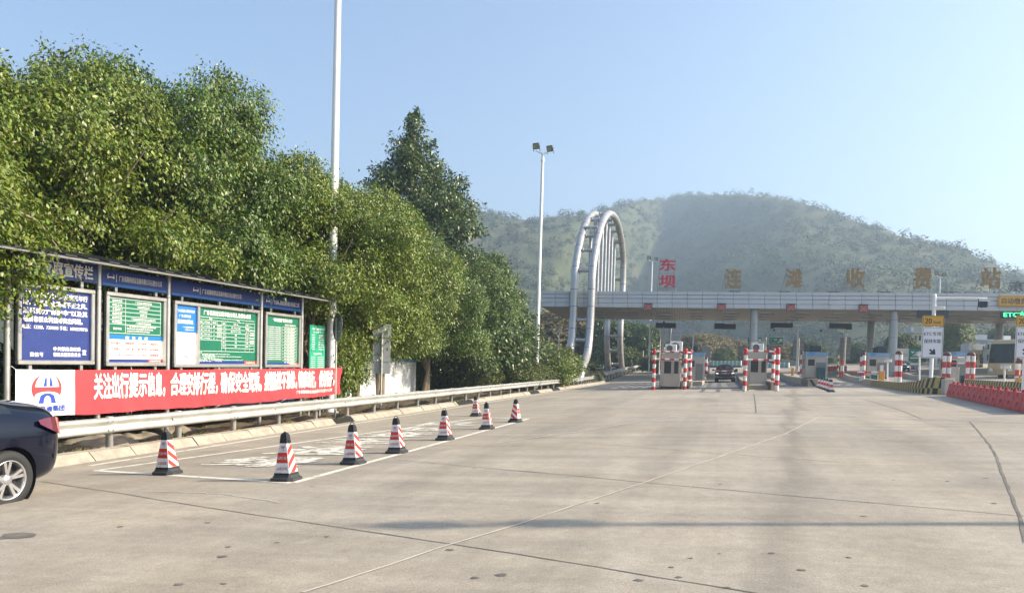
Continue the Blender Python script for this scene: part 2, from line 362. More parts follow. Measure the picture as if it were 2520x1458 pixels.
def emblem(mb, o, ax, ay, r, red, blue, white, az, d=.002):
    o, ax, ay, az = (np.array(q, float) for q in (o, ax, ay, az))
    E = lambda a, b, t0, t1, n, cy=0: [(a*math.cos(t0+(t1-t0)*i/n), cy+b*math.sin(t0+(t1-t0)*i/n)) for i in range(n+1)]
    q = lambda pts, m, k: mb.poly([(x*r, y*r) for x, y in pts], o+az*d*k, ax, ay, m)
    q(E(1, .86, 0, 2*math.pi, 40)[:-1], red, 1)
    q([(-.8, .08), (.8, .08)]+E(.8, .9, .12, math.pi-.12, 20, .0), white, 2)
    q([(-.27, .12), (-.04, .12), (-.04, .62), (-.14, .62)], blue, 3); q([(.14, .12), (.38, .12), (.26, .62), (.16, .62)], blue, 3)
    q(E(.82, .24, 0, math.pi, 18, -.42)+E(.86, .62, math.pi+.2, 2*math.pi-.2, 18, -.42), white, 2)
    q([(-.60, -.86), (-.46, -.40), (-.2, -.28), (.2, -.28), (.46, -.40), (.60, -.86)], blue, 3)
    q([(-.24, -.86)]+[(x, y) for x, y in reversed(E(.24, .36, 0, math.pi, 12, -.78))]+[(.24, -.86)], white, 4)
# ================================================================== the setting
def sheet(name, xs, ys, zf, mat):
    vs = [(x, y, zf(x, y)) for y in ys for x in xs]; nx = len(xs)
    fs = [(j*nx+i, j*nx+i+1, (j+1)*nx+i+1, (j+1)*nx+i) for j in range(len(ys)-1) for i in range(nx-1)]
    mb = MB(); mb.add(vs, fs, 0, True); return structure(mb.build(name, mat))
gxs = [-1500, -800, -400, -200, -100, -60, -40, -26, -20, -16, -11.3, -8, -4, 0, 4, 8, 12, 16, 20, 25, 30, 45, 60, 100, 200, 400, 800, 1500]
gys = [-600, -200, -80, -40, -20, -10, 0, 5, 10, 15, 20, 25, 30, 35, 40, 45, 50, 55, 60, 65, 70, 75, 80, 90, 100, 110, 125, 150, 200, 300, 500, 900, 1600]
sheet('ground', gxs, gys, lambda x, y: G(x, y)-.05, 'grass_ground')
pxs = [-11.2, -8, -4, 0, 4, 8, 12, 16, 20, 25, 30, 45]; pys = [-20]+list(range(-15, 75, 5))+[75, 80, 90, 100, 110, 118]
sheet('plaza_pavement', pxs, pys, lambda x, y: G(x, y), 'concrete')
# dark paving between the toll islands, booth and canopy shade mixed into its colour
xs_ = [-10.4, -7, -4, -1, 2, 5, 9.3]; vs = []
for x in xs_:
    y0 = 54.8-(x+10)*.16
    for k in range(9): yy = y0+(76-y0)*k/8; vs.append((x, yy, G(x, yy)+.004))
mb = MB(); mb.add(vs, [(i*9+k, (i+1)*9+k, (i+1)*9+k+1, i*9+k+1) for i in range(len(xs_)-1) for k in range(8)]); structure(mb.build('lane_shade_paving', 'asphalt_shade'))
# earth strip behind the kerb
def soilz(x, y):
    e = max(0, min(1, (-11.45-x)/.5))
    return G(x, y)+.12*e+.05*math.sin(x*2.1+y*1.3)*e+.06*math.sin(y*2.7-x)*e+.05*math.sin(y*5.1+x*3)*e
sheet('soil_verge', [-30, -26, -22, -19, -17, -15.5]+[-14.5+.25*i for i in range(13)]+[-11.35], [-5+.4*i for i in range(240)]+[91.0, 110], soilz, 'soil')
# kerb stones in runs, with drain gaps between them
kz = [(gp(876*1/K, 1043/K)[1], gp(905/K, 1036/K)[1]), (gp(1803, 1565)[1], gp(1832, 1556)[1]), (gp(2080, 1522)[1], gp(2096, 1517)[1]), (gp(2172, 1509)[1], gp(2186, 1505)[1])]
mb = MB(); mj = MB(); runs = []; y = -4.
for a, b in kz: runs.append((y, a)); y = b
runs.append((y, 77.5))
for a, b in runs:
    y = a
    while y < b-.05:
        e = min(y+rnd.uniform(.92, 1.06), b); dz = rnd.uniform(-.012, .012); dx = rnd.uniform(-.012, .012)
        prof = [(-10.98+dx, -.02), (-11.16+dx, .17+dz), (-11.36+dx, .19+dz), (-11.40+dx, -.02)]
        vs = [V(px, yy, G(px, yy)+pz) for yy in (y+.012, e-.012) for px, pz in prof]
        mb.add(vs, [(0, 1, 5, 4), (1, 2, 6, 5), (2, 3, 7, 6), (3, 2, 1, 0), (4, 5, 6, 7)]); y = e
structure(mb.build('kerb', 'kerb_stone'))
for a, b in kz:
    mj.box((-11.22, (a+b)/2, G(-11.2, (a+b)/2)+.06), (.3, b-a, .12))
structure(mj.build('drain_opening', 'dark_hole'))
# strips drawn on the pavement
def strip(mb, pts, wd, lift, m=0):
    P = [np.array(p, float) for p in pts]; vs = []
    for i, p in enumerate(P):
        t = norm((P[min(i+1, len(P)-1)]-P[max(i-1, 0)])[:2]); q = V(-t[1], t[0])*wd/2*(rnd.uniform(.8, 1.2) if wd < .07 else 1)
        for s in (1, -1): vs.append((p[0]+s*q[0], p[1]+s*q[1], G(p[0]+s*q[0], p[1]+s*q[1])+lift))
    mb.add(vs, [(2*i+1, 2*i+3, 2*i+2, 2*i) for i in range(len(P)-1)], m)
def dense(pts, st=.5, jit=0):
    out = []
    for a, b in zip(pts[:-1], pts[1:]):
        n = max(1, int(np.linalg.norm(b-a)/st))
        for i in range(n): out.append(a+(b-a)*i/n+V(rnd.uniform(-jit, jit), rnd.uniform(-jit, jit), 0))
    return out+[pts[-1]]
z5 = lambda x, y: gp(2000+.7758*x, 1450+.7758*y); z4 = lambda x, y: gp(.7937*x, 1700+.7937*y); z9 = lambda x, y: gp(900+.4762*x, 1450+.4762*y)
mb = MB()
for L, wd in (([z4(200, 200), z4(540, 250), z4(1000, 325), z4(1500, 400), z4(2200, 505), z4(2520, 552), z5(530, 975), z5(860, 1030), z5(1170, 1080), z5(1700, 1180)], .016),
              ([z9(1300, 680), z9(2520, 790), z5(0, 472), z5(640, 532), z5(1500, 610), z5(2480, 695), z5(2700, 716)], .016),
              ([z5(190, 325), z5(560, 352), z5(1000, 388), z5(1600, 430)], .016), ([z5(100, 235), z5(700, 270), z5(1340, 300), z5(2000, 330)], .018),
              ([z5(0, 142), z5(870, 175), z5(1500, 200), z5(2250, 228), z5(2600, 240)], .045), ([z5(700, 120), z5(1500, 148), z5(1900, 150)], .03),
              ([z5(2250, 228), z5(2300, 285), z5(2350, 345), z5(2380, 395), z5(2420, 510), z5(2460, 600), z5(2500, 710), z5(2530, 830)], .034),
              ([z5(1175, 90), z5(1182, 130), z5(1187, 185)], .045), ([z5(1730, 120), z5(1900, 170), z5(2010, 215)], .03)):
    strip(mb, dense(L, .25, .008), wd, .004)
structure(mb.build('pavement_joints', 'joint_dark'))
mb = MB()
for L, wd in (([z4(1470, 742), z4(1900, 605), z4(2200, 505), z4(2520, 410), z5(650, 525), z5(900, 440), z5(1100, 370), z5(1330, 290), z5(1510, 200)], .026), ([z5(-100, 335), z5(0, 320), z5(300, 280), z5(620, 225), z5(790, 200)], .05)):
    strip(mb, dense(L, .25, .012), wd, .008)
strip(mb, dense([z4(700, 248), z4(900, 252), z4(1100, 262), z4(1360, 303)], .12, .03), .018, .008)
structure(mb.build('sealed_cracks', 'joint_light'))
mb = MB()
c = [gp(235/K, 1157/K), gp(700/K, 1187/K), gp(1312/K, 1029.5/K), gp(1188/K, 1026.5/K)]
c[1][0] = -5.72; c[2][0] = -5.66
for a, b in ((c[0], c[1]), (c[1], c[2]), (c[2], c[3]), (c[3], c[0])): strip(mb, dense([a, b], 1), .13, .004)
structure(mb.build('parking_box_line', 'paint_line'))
mb = MB(); e = [gp(329, 1798), gp(616, 1757)]; ex = -10.52
strip(mb, [V(ex, yy, 0) for yy in range(11, 80, 3)], .14, .004)
for x in (-5.2, 5, 15): strip(mb, [V(x+.2, yy, 0) for yy in range(66, 112, 4)], .12, .008)
for cx_ in (-6.3, -.55, 4.6, 8.6):
    for yy in range(58, 75, 4):
        for i in range(4): strip(mb, [V(cx_-1.3+i*.75, yy, 0), V(cx_-1.3+i*.75, yy+.6, 0)], .42, .008)

structure(mb.build('lane_markings', 'paint_line'))
mb = MB()
for ch, (cx_, cy_, w_, h_) in zip('绿通车查验区', [(-7.6, 11.87, 1.75, 1.35), (-7.57, 13.72, 1.7, 1.45), (-7.55, 15.58, 1.75, 1.4), (-7.5, 17.4, 1.65, 1.25), (-7.45, 19.0, 1.5, 1.2), (-7.4, 20.9, 1.6, 1.2)]):
    k = MB(); k.text(ch, (cx_-w_/2, cy_-h_/2, 0), X3, Y3, w_, h_, 0, .045)
    mb.add([(x, y, G(x, y)+.008+z) for x, y, z in k.v], k.f)
structure(mb.build('painted_road_text', 'paint_char'))
mb = MB()
spots = [z4(1010, 400), z4(1112, 518), z4(585, 420), z4(1080, 565), z4(1590, 468), z4(2190, 532), z4(2440, 653), z4(1520, 223), z4(90, 465), z4(2310, 668), z4(870, 700), z4(1090, 697), z5(2140, 525), z5(2330, 511), z5(2370, 636), z5(1650, 905), z5(1415, 968), z5(1040, 1055), z5(800, 1003), z5(605, 1018), z5(1730, 1045), z5(1765, 310), z5(765, 953), z5(1010, 540), z5(1725, 700)]
spots += [V(rnd.uniform(-7, 4), rnd.uniform(3, 16), 0) for _ in range(16)]
for i, p in enumerate(spots):
    big = i == 8; r = rnd.uniform(.012, .04) if i > 24 else rnd.uniform(.025, .05)
    if big: r = .22
    n = 9; mb.add([(p[0]+r*rnd.uniform(.5, 1.2)*math.cos(k*2*math.pi/n), p[1]+r*rnd.uniform(.5, 1.2)*math.sin(k*2*math.pi/n)*.9, 0) for k in range(n)], [tuple(range(n))])
mb.v = [(x, y, G(x, y)+.004) for x, y, _ in mb.v]
structure(mb.build('oil_stains', 'oil'))
# ------------------------------------------------------------------ hills
SKY = [(-900, 560), (-300, 470), (0, 430), (300, 410), (560, 395), (690, 408), (735, 428), (800, 455), (875, 480), (960, 500), (1120, 503), (1200, 522), (1260, 536), (1310, 541), (1360, 534), (1420, 528), (1460, 522), (1510, 503), (1545, 488), (1580, 481), (1620, 487), (1660, 486), (1750, 484), (1850, 483), (1900, 487), (1950, 495), (2000, 510), (2050, 523), (2110, 546), (2150, 562), (2210, 580), (2260, 595), (2320, 608), (2370, 622), (2420, 640), (2470, 662), (2519, 685), (2600, 715), (2800, 780), (3200, 850)]
RID = [(-900, 500), (0, 470), (700, 430), (1000, 440), (1150, 470), (1300, 480), (1420, 500), (1520, 620), (1600, 720), (1660, 770), (1700, 740), (1850, 620), (2000, 540), (2200, 460), (2400, 420), (2519, 400), (3200, 380)]
def hnoise(x, y):
    s = 0
    for k, (fx, fy, ph, am) in enumerate(((.021, .017, 1, 1), (-.033, .027, 2.3, .7), (.055, .048, .6, .4), (.09, -.075, 4, .25))): s += am*math.sin(fx*x+fy*y+ph+1.3*math.sin(fy*x-fx*y))
    return s
def hill(name, SKYL, RL, r0f, nr, pxs_, relief, spread=1.5):
    cols = []
    for px in pxs_:
        d = ray(px/K, np.interp(px, *zip(*SKYL))/K); hd = norm(d[:2]); el = d[2]/np.linalg.norm(d[:2]); Rr = np.interp(px, *zip(*RL)); zr = CAMH+el*Rr; c = []
        for j in range(nr):
            t = j/(nr-1)*spread; Rj = np.interp(px+max(0, 1-t)*110+18*math.sin(7*t)*(t < 1), *zip(*RL)); r = Rj*(r0f+(1-r0f)*t)
            if t <= 1: z = 3.2+(zr-3.2)*(t**1.25*.75+.25*t*t*(3-2*t))
            else: z = zr*(1-.35*(t-1)/(spread-1)) - 3*(t-1)
            fade = min(1, t*3)*(max(0, 1-(abs(t-1)/.16)) *-.8+1)
            z += relief*hnoise(hd[0]*r, hd[1]*r)*fade*(.3+.7*min(1, zr/90))
            c.append((hd[0]*r, hd[1]*r, z))
        cols.append(c)
    n = nr; mb = MB(); mb.add([p for c in cols for p in c], [(i*n+j, (i+1)*n+j, (i+1)*n+j+1, i*n+j+1) for i in range(len(cols)-1) for j in range(n-1)], 0, True)
    structure(mb.build(name, 'hill_ground')); return np.array(cols)
HC = hill('hills', SKY, RID, .46, 60, list(range(-900, 3201, 20)), 3.2)
hill('far_hill', [(2200, 790), (2380, 720), (2440, 672), (2480, 658), (2519, 652), (2600, 640), (2800, 660), (3000, 700), (3300, 760)], [(2200, 1250), (3300, 1250)], .7, 12, list(range(2200, 3301, 40)), 4)
def leaf_object(name, C, D, N, L, Wd, mat, parent=None, mats2=None):
    # C leaf bases, D leaf directions, N approximate normals, L lengths, Wd widths
    k = len(C); S_ = np.cross(D, N); S_ /= np.linalg.norm(S_, axis=1)[:, None]+1e-9
    U = np.cross(S_, D); mid = C+D*(L*.45)[:, None]; off = parent and LOC.get(parent.name)
    v = np.empty((k, 4, 3)); v[:, 0] = C; v[:, 1] = mid+S_*(Wd/2)[:, None]-U*(Wd*.12)[:, None]; v[:, 2] = C+D*L[:, None]; v[:, 3] = mid-S_*(Wd/2)[:, None]-U*(Wd*.12)[:, None]
    idx = np.arange(k)[:, None]*4+np.array([0, 1, 2, 0, 2, 3])[None]
    me = bpy.data.meshes.new(name); me.vertices.add(k*4); me.vertices.foreach_set('co', v.astype(np.float32).ravel())
    me.loops.add(k*6); me.loops.foreach_set('vertex_index', idx.astype(np.int32).ravel())
    me.polygons.add(k*2); me.polygons.foreach_set('loop_start', np.arange(k*2, dtype=np.int32)*3); me.polygons.foreach_set('loop_total', np.full(k*2, 3, np.int32))
    me.materials.append(MATS[mat]); me.update(calc_edges=True); me.validate()
    o = bpy.data.objects.new(name, me); COL.objects.link(o)
    if parent is not None: o.parent = parent
    return o
def unit(a): return a/(np.linalg.norm(a, axis=1)[:, None]+1e-9)
def branch_masses(lobes, n, r, seed):
    # breaks big lobes up into the smaller leaf masses at the ends of their limbs
    g = np.random.default_rng(seed); lc = np.array([l[0] for l in lobes], float); lr = np.array([l[1] for l in lobes], float); out = []
    while len(out) < n:
        k = g.integers(len(lobes)); dd = g.normal(size=3); dd /= np.linalg.norm(dd); p = lc[k]+dd*lr[k]*g.uniform(.8, 1.0); q = np.linalg.norm((p-lc)/lr, axis=1); q[k] = 9
        if q.min() < .78: continue
        if out and min(np.linalg.norm(p-np.array(o[0])) for o in out) < r[0]*.75: continue_ = g.random() < .85
        else: continue_ = False
        if continue_: continue
        s = g.uniform(*r); out.append((tuple(p), (s, s, s*g.uniform(.6, .95))))
    return out
def clustered(lobes, ncl, per, cr, droop=.8, shell=(.72, 1.06), inner=.15, L=(.09, .13), wr=.5, rough=.16, zmin=-9):
    """Leaves gathered in sprays over the outer part of a set of ellipsoid lobes; LOBES: (centre, radii)."""
    lc = np.array([l[0] for l in lobes], float); lr = np.array([l[1] for l in lobes], float)
    wgt = (lr[:, 0]*lr[:, 2]); pick = rng.choice(len(lobes), ncl*2, p=wgt/wgt.sum())
    d = unit(rng.normal(size=(ncl*2, 3))); f = rng.uniform(*shell, ncl*2); isin = rng.random(ncl*2) < inner; f[isin] = rng.uniform(.15, .7, isin.sum())
    f *= 1+rough*np.sin(d[:, 0]*5+pick)*np.cos(d[:, 2]*6+2*pick)
    P = lc[pick]+d*lr[pick]*f[:, None]
    q = np.min(np.where(np.arange(len(lobes))[None] == pick[:, None], 9, np.linalg.norm((P[:, None]-lc[None])/lr[None], axis=2)), axis=1)
    keep = (q > .72) | (isin & (rng.random(ncl*2) < .5)); keep &= P[:, 2] > zmin+.35*np.sin(P[:, 0]*2.3)*np.cos(P[:, 1]*1.9); P, d = P[keep][:ncl], d[keep][:ncl]; n = len(P)
    out = np.repeat(unit(d*np.array([1, 1, .6])), per, 0); ctr = np.repeat(P, per, 0)
    s = rng.uniform(.6, 1.35, n); s = np.repeat(s, per)
    o = rng.normal(size=(n*per, 3))*np.array([cr, cr, cr*.8])*s[:, None]*.55
    o[:, 2] -= .5*cr*(o[:, 0]**2+o[:, 1]**2)/(cr*cr)*droop
    C = ctr+o; D = unit(out*.55+np.array([0, 0, -droop])+rng.normal(size=(n*per, 3))*.5)
    N = unit(out*.8+np.array([0, 0, .55])+rng.normal(size=(n*per, 3))*.45)
    Ln = rng.uniform(*L, n*per); return C, D, N, Ln, Ln*wr*rng.uniform(.8, 1.2, n*per)
# forest cover on the hill: one mass of leaf clumps
pts = []
for i in range(len(HC)-1):
    for j in range(1, 47):
        a, b, c_ = HC[i][j], HC[i+1][j], HC[i][j+1]; area = np.linalg.norm(np.cross(b-a, c_-a)); r = np.linalg.norm(a[:2])
        px = -900+20*i
        if px < 640 or px > 2560: continue
        n = rng.poisson(area/(16+r*.06)) if j > 1 else 0
        for _ in range(min(n, 12)):
            u_, v_ = rng.random(2); pts.append((*(a+(b-a)*u_+(c_-a)*v_), rng.uniform(1.6, 3.6)*(1+.0003*r), *norm(np.cross(b-a, c_-a))))
pts = np.array(pts); per = 60; n = len(pts); rad = np.repeat(pts[:, 3], per); tall = np.repeat(rng.uniform(.7, 1.5, n), per)
d = unit(rng.normal(size=(n*per, 3))); d[:, 2] = np.abs(d[:, 2])*1.0
C = np.repeat(pts[:, :3], per, 0)+d*rad[:, None]*np.stack([np.ones(n*per), np.ones(n*per), tall*1.15], 1)*rng.uniform(.65, 1.0, n*per)[:, None]
TN = np.repeat(pts[:, 4:7], per, 0); TN *= np.sign(TN[:, 2])[:, None]; N = unit(TN*.6+d*1.2+rng.normal(size=(n*per, 3))*.3); D = rng.normal(size=(n*per, 3)); D = unit(D-N*np.sum(D*N, 1)[:, None]); Ln = rad*rng.uniform(.22, .40, n*per)
o = leaf_object('hillside_forest', C, D, N, Ln, Ln*.75, 'forest_leaf'); o['kind'] = 'stuff'
print('forest', n)
# ------------------------------------------------------------------ trees
def trunk_mesh(mb, base, top, r, limbs, seed, lean=.25):
    g = random.Random(seed); base = np.array(base, float); top = np.array(top, float); path = [base+(top-base)*t+V(g.uniform(-.1, .1), g.uniform(-.1, .1), 0)*(t > 0) for t in (0, .25, .5, .75, 1)]
    mb.tube(path, [r*1.35, r, r*.85, r*.65, r*.4], 9)
    for k in range(limbs):
        t = g.uniform(.22, .75); p = base+(top-base)*t; a = g.uniform(0, 6.28); l = g.uniform(1.2, 2.6)*(1.2-t*.5)
        q = p+V(math.cos(a)*l*.55, math.sin(a)*l*.55, l*.75); e = q+V(math.cos(a)*l*.5, math.sin(a)*l*.5, l*.5)
        mb.tube([p, p+(q-p)*.5+V(0, 0, .05), q, e], [r*.5, r*.38, r*.25, r*.1], 6)
def make_tree(name, label, group, lobes, ncl, per, cr, leaf, trunk, loc=(0, 0, 0), **kw):
    t = thing(name, label, 'tree', loc, group)
    mb = MB(); trunk_mesh(mb, V(0, 0, -.1), V(*trunk[0]), trunk[1], trunk[2], trunk[3])
    if len(trunk) > 4: trunk_mesh(mb, V(.18, .1, -.1), V(*trunk[4]), trunk[1]*.8, trunk[2], trunk[3]+9)
    mb.build('trunk', 'bark', t, world=False)
    C, D, N, L_, W_ = clustered(lobes, ncl, per, cr, **kw); leaf_object('crown', C, D, N, L_, W_, leaf, t); return t
def ficus_lobes(seed, h=7.0, r=2.9):
    g = random.Random(seed); L = [((0, 0, h*.62), (r*.85, r*.85, h*.34))]
    for k in range(7):
        a = k*2*math.pi/7+g.uniform(-.3, .3); z = g.uniform(.40, .72)*h; q = g.uniform(.5, .72)*r; L.append(((math.cos(a)*q, math.sin(a)*q, z), (g.uniform(1.1, 1.6), g.uniform(1.1, 1.6), g.uniform(1.3, 2.1))))
    for k in range(4):
        a = g.uniform(0, 6.28); L.append(((math.cos(a)*r*.4, math.sin(a)*r*.4, h*g.uniform(.80, .92)), (g.uniform(.7, 1.1),)*2+(g.uniform(.8, 1.2),)))
    for k in range(4):
        a = g.uniform(0, 6.28); L.append(((math.cos(a)*r*.55, math.sin(a)*r*.55, h*g.uniform(.36, .44)), (g.uniform(.6, .9),)*2+(g.uniform(.6, .9),)))
    return L
# skyline of the tree row in the photograph (2519.5 px wide)
ROW = [(-400, 60), (0, 165), (60, 140), (100, 128), (200, 122), (270, 118), (330, 160), (390, 200), (500, 250), (560, 292), (620, 352), (690, 392), (735, 428), (790, 402), (850, 425), (900, 470), (960, 500), (1050, 560), (1090, 608), (1150, 612), (1200, 602), (1250, 630), (1290, 655), (1320, 720), (1400, 780)]
def project(p):
    d = np.array(p, float)-EYE; w_ = d@CF; return PX+FPX*(d@CX)/w_, PY-FPX*(d@CY)/w_
protos = {}
rows = [(4.8, -15.6, 0), (8.6, -16.0, 1), (12.0, -16.5, 2), (15.6, -16.2, 0), (19.4, -16.3, 1), (24.3, -14.3, 2), (28.4, -15.2, 0), (32.0, -16.0, 1), (36.6, -16.8, 2), (41.4, -16.2, 0), (47.0, -16.0, 1), (51.2, -15.8, 2)]
LAB = ['broad leafy tree at the left edge of the photo, half out of the frame', 'tall ficus hanging its yellowish twigs over the dark blue notice panel', 'tallest full ficus rising behind the first and second notice panels', 'ficus behind the second notice panel with sunlit drooping outer twigs', 'ficus behind the wide toll table panel, under the sloping tree line', 'ficus over the right end of the notice shelter roof, before the white mast', 'ficus crown wrapping the foot of the tall white mast', 'ficus right of the white mast, dark hollow under its crown', 'tree with slanted bare trunk in front of the white hut wall', 'dense ficus in front of the foot of the pointed tall tree', 'ficus with forked pale trunk behind the guardrail past the white hut', 'rounded ficus with many bare stems fanning up behind the guardrail', 'last rounded ficus of the row, beside the floodlight mast']
for i, (y, x, k) in enumerate(rows):
    px, _ = project((x, y, 5)); py = np.interp(px, *zip(*ROW)); h = atX(px/K, py/K, x)[2]-G(x, y)-.35
    loc = (x, y, soilz(x, y)-.02)
    far = i >= 6; key = (k, far)
    if key not in protos:
        big = ficus_lobes(20+k)+([((math.cos(q)*1.7, math.sin(q)*1.7, 2.3), (.9, .9, 1.1)) for q in (0, 1.3, 2.6, 3.9, 5.2)] if far else [])
        t = make_tree('ficus_tree', LAB[i], 'ficus trees in the row behind the guardrail', branch_masses(big, 80 if not far else 95, (.50, 1.0), k)+[((0, 0, 4.2), (1.7, 1.7, 1.6))], 2800 if not far else 2200, 46 if not far else 40, .27, 'ficus_leaf', ((.1, .1, 5.4), .13, 7, 40+k, (-.5, .4, 4.6)), (0, 0, 0), L=(.078, .112) if not far else (.09, .13), wr=.52, zmin=3.3 if not far else 2.2)
        protos[key] = t; t.location = loc; LOC[t.name] = V(*loc)
    else: t = dup(protos[key], loc, label=LAB[i])
    t.rotation_euler.z = rnd.uniform(0, 6.28); s = h/(7.35 if i < 8 else 7.8); q_s = min(s, 1.2)*(1.0 if y < 30 else .86)*(.85 if i == len(rows)-1 else 1); t.scale = (q_s, q_s, s)
    if i in (4, 7, 9, 10, 11) and KID.get(t.name): [recolour(k_, 'ficus_leaf_deep') for k_ in KID[t.name] if k_.name.startswith('crown')]
# the bough that hangs in front of the notice shelter belongs to the second tree
t2 = [o for o in COL.objects if o.get('label') == LAB[1]][0]
lob = [((-12.2, 10.1, 4.3), (.8, .8, .7)), ((-12.0, 10.95, 3.75), (.5, .5, .4)), ((-11.9, 10.9, 3.15), (.35, .35, .5)), ((-11.9, 11.35, 2.85), (.3, .4, .28)), ((-12.5, 10.4, 3.4), (.4, .5, .8)), ((-12.2, 10.3, 2.6), (.35, .4, .5)), ((-12.3, 16.9, 4.3), (.5, .6, .3)), ((-12.2, 19.0, 4.15), (.45, .5, .35))]
b_ = thing('ficus_bough', 'leafy bough drooping over the top left notice panel', 'bough', (-13, 11.5, 4.5))
mb = MB(); mb.tube([(-14.6, 9.5, 4.6), (-13.2, 10.6, 4.7), (-12.2, 11.5, 4.1), (-11.9, 12.2, 3.1)], [.06, .045, .025, .008], 6); mb.build('branch', 'bark', b_)
C, D, N, L_, W_ = clustered(lob, 330, 26, .2, L=(.085, .125), wr=.52, inner=.2); leaf_object('leaves', C-LOC[b_.name], D, N, L_, W_, 'ficus_leaf', b_)
# pointed tall tree behind the row
def cone_lobes(h, r, seed):
    g = random.Random(seed); L = []
    for k in range(12):
        f = k/11; z = h*(.16+.80*f); q = r*(1-f)**.75; L.append(((0, 0, z), (max(.35, q*.55),)*2+(h*.06,)))
        for a_ in range(max(3, int(7*(1-f)))):
            a = a_*2.4+k+g.uniform(-.3, .3); L.append(((math.cos(a)*q*.72, math.sin(a)*q*.72, z+g.uniform(-.3, .3)), (max(.3, q*.36), max(.3, q*.36), h*g.uniform(.035, .055))))
    return L
x, y = -20.5, 47.5; px = 1012; y = atX(px/K, 600/K, x)[1]; htop = atX(px/K, 278/K, x)[2]-G(x, y)
make_tree('pointed_tree', 'tall dark pointed tree rising above the tree row', None, cone_lobes(htop, 8.8, 5), 4600, 28, .45, 'ficus_leaf_dark', ((0, 0, htop*.94), .26, 10, 4), (x, y, G(x, y)), L=(.20, .30), wr=.5, droop=.6)
# shrubs behind the rail
def shrub_lobes(seed, r=1.4, h=1.7):
    g = random.Random(seed); return [((g.uniform(-r, r)*.6, g.uniform(-r, r)*.6, h*g.uniform(.45, .75)), (g.uniform(.5, .8)*r, g.uniform(.5, .8)*r, h*g.uniform(.3, .42))) for _ in range(7)]
def make_shrub(label, group, seed, leaf, loc, ncl=700, **kw):
    t = thing('shrub', label, 'shrub', loc, group); mb = MB(); g = random.Random(seed)
    for k in range(9):
        a = g.uniform(0, 6.28); mb.tube([(0, 0, -.1), (math.cos(a)*.35, math.sin(a)*.35, .6), (math.cos(a)*.8, math.sin(a)*.8, 1.5)], [.03, .02, .008], 5)
    mb.build('stems', 'bark', t, world=False)
    C, D, N, L_, W_ = clustered(shrub_lobes(seed), ncl, 22, .24, droop=.15, **kw); leaf_object('foliage', C, D, N, L_, W_, leaf, t); return t
sh = make_shrub('olive shrub behind the rail between the last ficus and the floodlight mast', 'shrubs behind the guardrail', 3, 'shrub_leaf', (-13.2, 50, soilz(-13.2, 50)), L=(.10, .16), wr=.42)
sh2 = make_shrub('bright green shrub in front of the floodlight mast foot', 'shrubs behind the guardrail', 8, 'ficus_leaf', (-13.0, 57, soilz(-13, 57)), L=(.10, .16), wr=.5)
SH = [(sh, (-13.6, 54, 0), 'low olive shrub left of the bright shrub by the mast', 1.1), (sh2, (-14.6, 64, 0), 'rounded green shrub before the left arch leg', 1.9), (sh2, (-14.6, 69, 0), 'rounded green shrub nearest the right arch leg, behind the rail end', 1.7), (sh, (-14.3, 58, 0), 'tall olive shrub behind the rail beside the arch', 1.9), (sh, (-15.0, 46, 0), 'dark undergrowth shrub below the forked tree', 1.0)]
for o, p, lb, s in SH: dup(o, (p[0], p[1], soilz(p[0], p[1])), rnd.uniform(0, 6), lb, scale=s)
sh.scale = (1.15,)*3; sh2.scale = (1.3,)*3
sh3 = make_shrub('leafy young ficus shrub between the round sign and the grey sign back', None, 15, 'ficus_leaf', (-13.6, 25.6, soilz(-13.6, 25.6)), L=(.085, .125), wr=.52); sh3.scale = (.75, .75, 1.5)
# undergrowth that closes the view under the row
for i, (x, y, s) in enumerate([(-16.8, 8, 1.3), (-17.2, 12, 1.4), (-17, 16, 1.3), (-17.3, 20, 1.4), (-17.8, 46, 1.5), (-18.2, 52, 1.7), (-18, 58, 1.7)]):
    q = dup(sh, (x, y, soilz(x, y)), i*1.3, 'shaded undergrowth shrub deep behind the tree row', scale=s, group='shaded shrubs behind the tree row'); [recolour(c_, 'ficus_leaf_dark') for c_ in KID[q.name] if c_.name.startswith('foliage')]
# cycad in the gap between the rails
cx_, cy_ = -12.0, 78.5; cz = atY(2290, 1455, cy_)[2]; cx_ = atY(2290, 1455, cy_)[0]
t = thing('cycad_palm', 'low cycad palm with arching fronds in front of the arch', 'palm', (cx_, cy_, G(cx_, cy_)-.05))
mb = MB(); mb.lathe([(.0, 0), (.3, 0), (.32, .5), (.26, 1.2), (.1, 1.3)], (0, 0, 0), Z3, 10); mb.build('trunk', 'bark', t, world=False)
CC = [[], [], []]
for k in range(42):
    a = k*2.4; e = rnd.uniform(.1, 1.3); L0 = rnd.uniform(1.5, 2.0); p = V(0, 0, 1.2); dd = V(math.cos(a)*math.cos(e), math.sin(a)*math.cos(e), math.sin(e))
    for j in range(22):
        dd = norm(dd+V(0, 0, -.075)); p = p+dd*L0/22; sd = norm(np.cross(dd, Z3))
        for s in (1, -1):
            CC[0].append(p.copy()); CC[1].append(norm(sd*s+dd*.7+V(0, 0, .1))); CC[2].append(norm(np.cross(sd, dd)))
C, D, N = map(np.array, CC); L_ = np.full(len(C), .30); leaf_object('fronds', C, D, N, L_, L_*.16, 'palm_leaf', t)
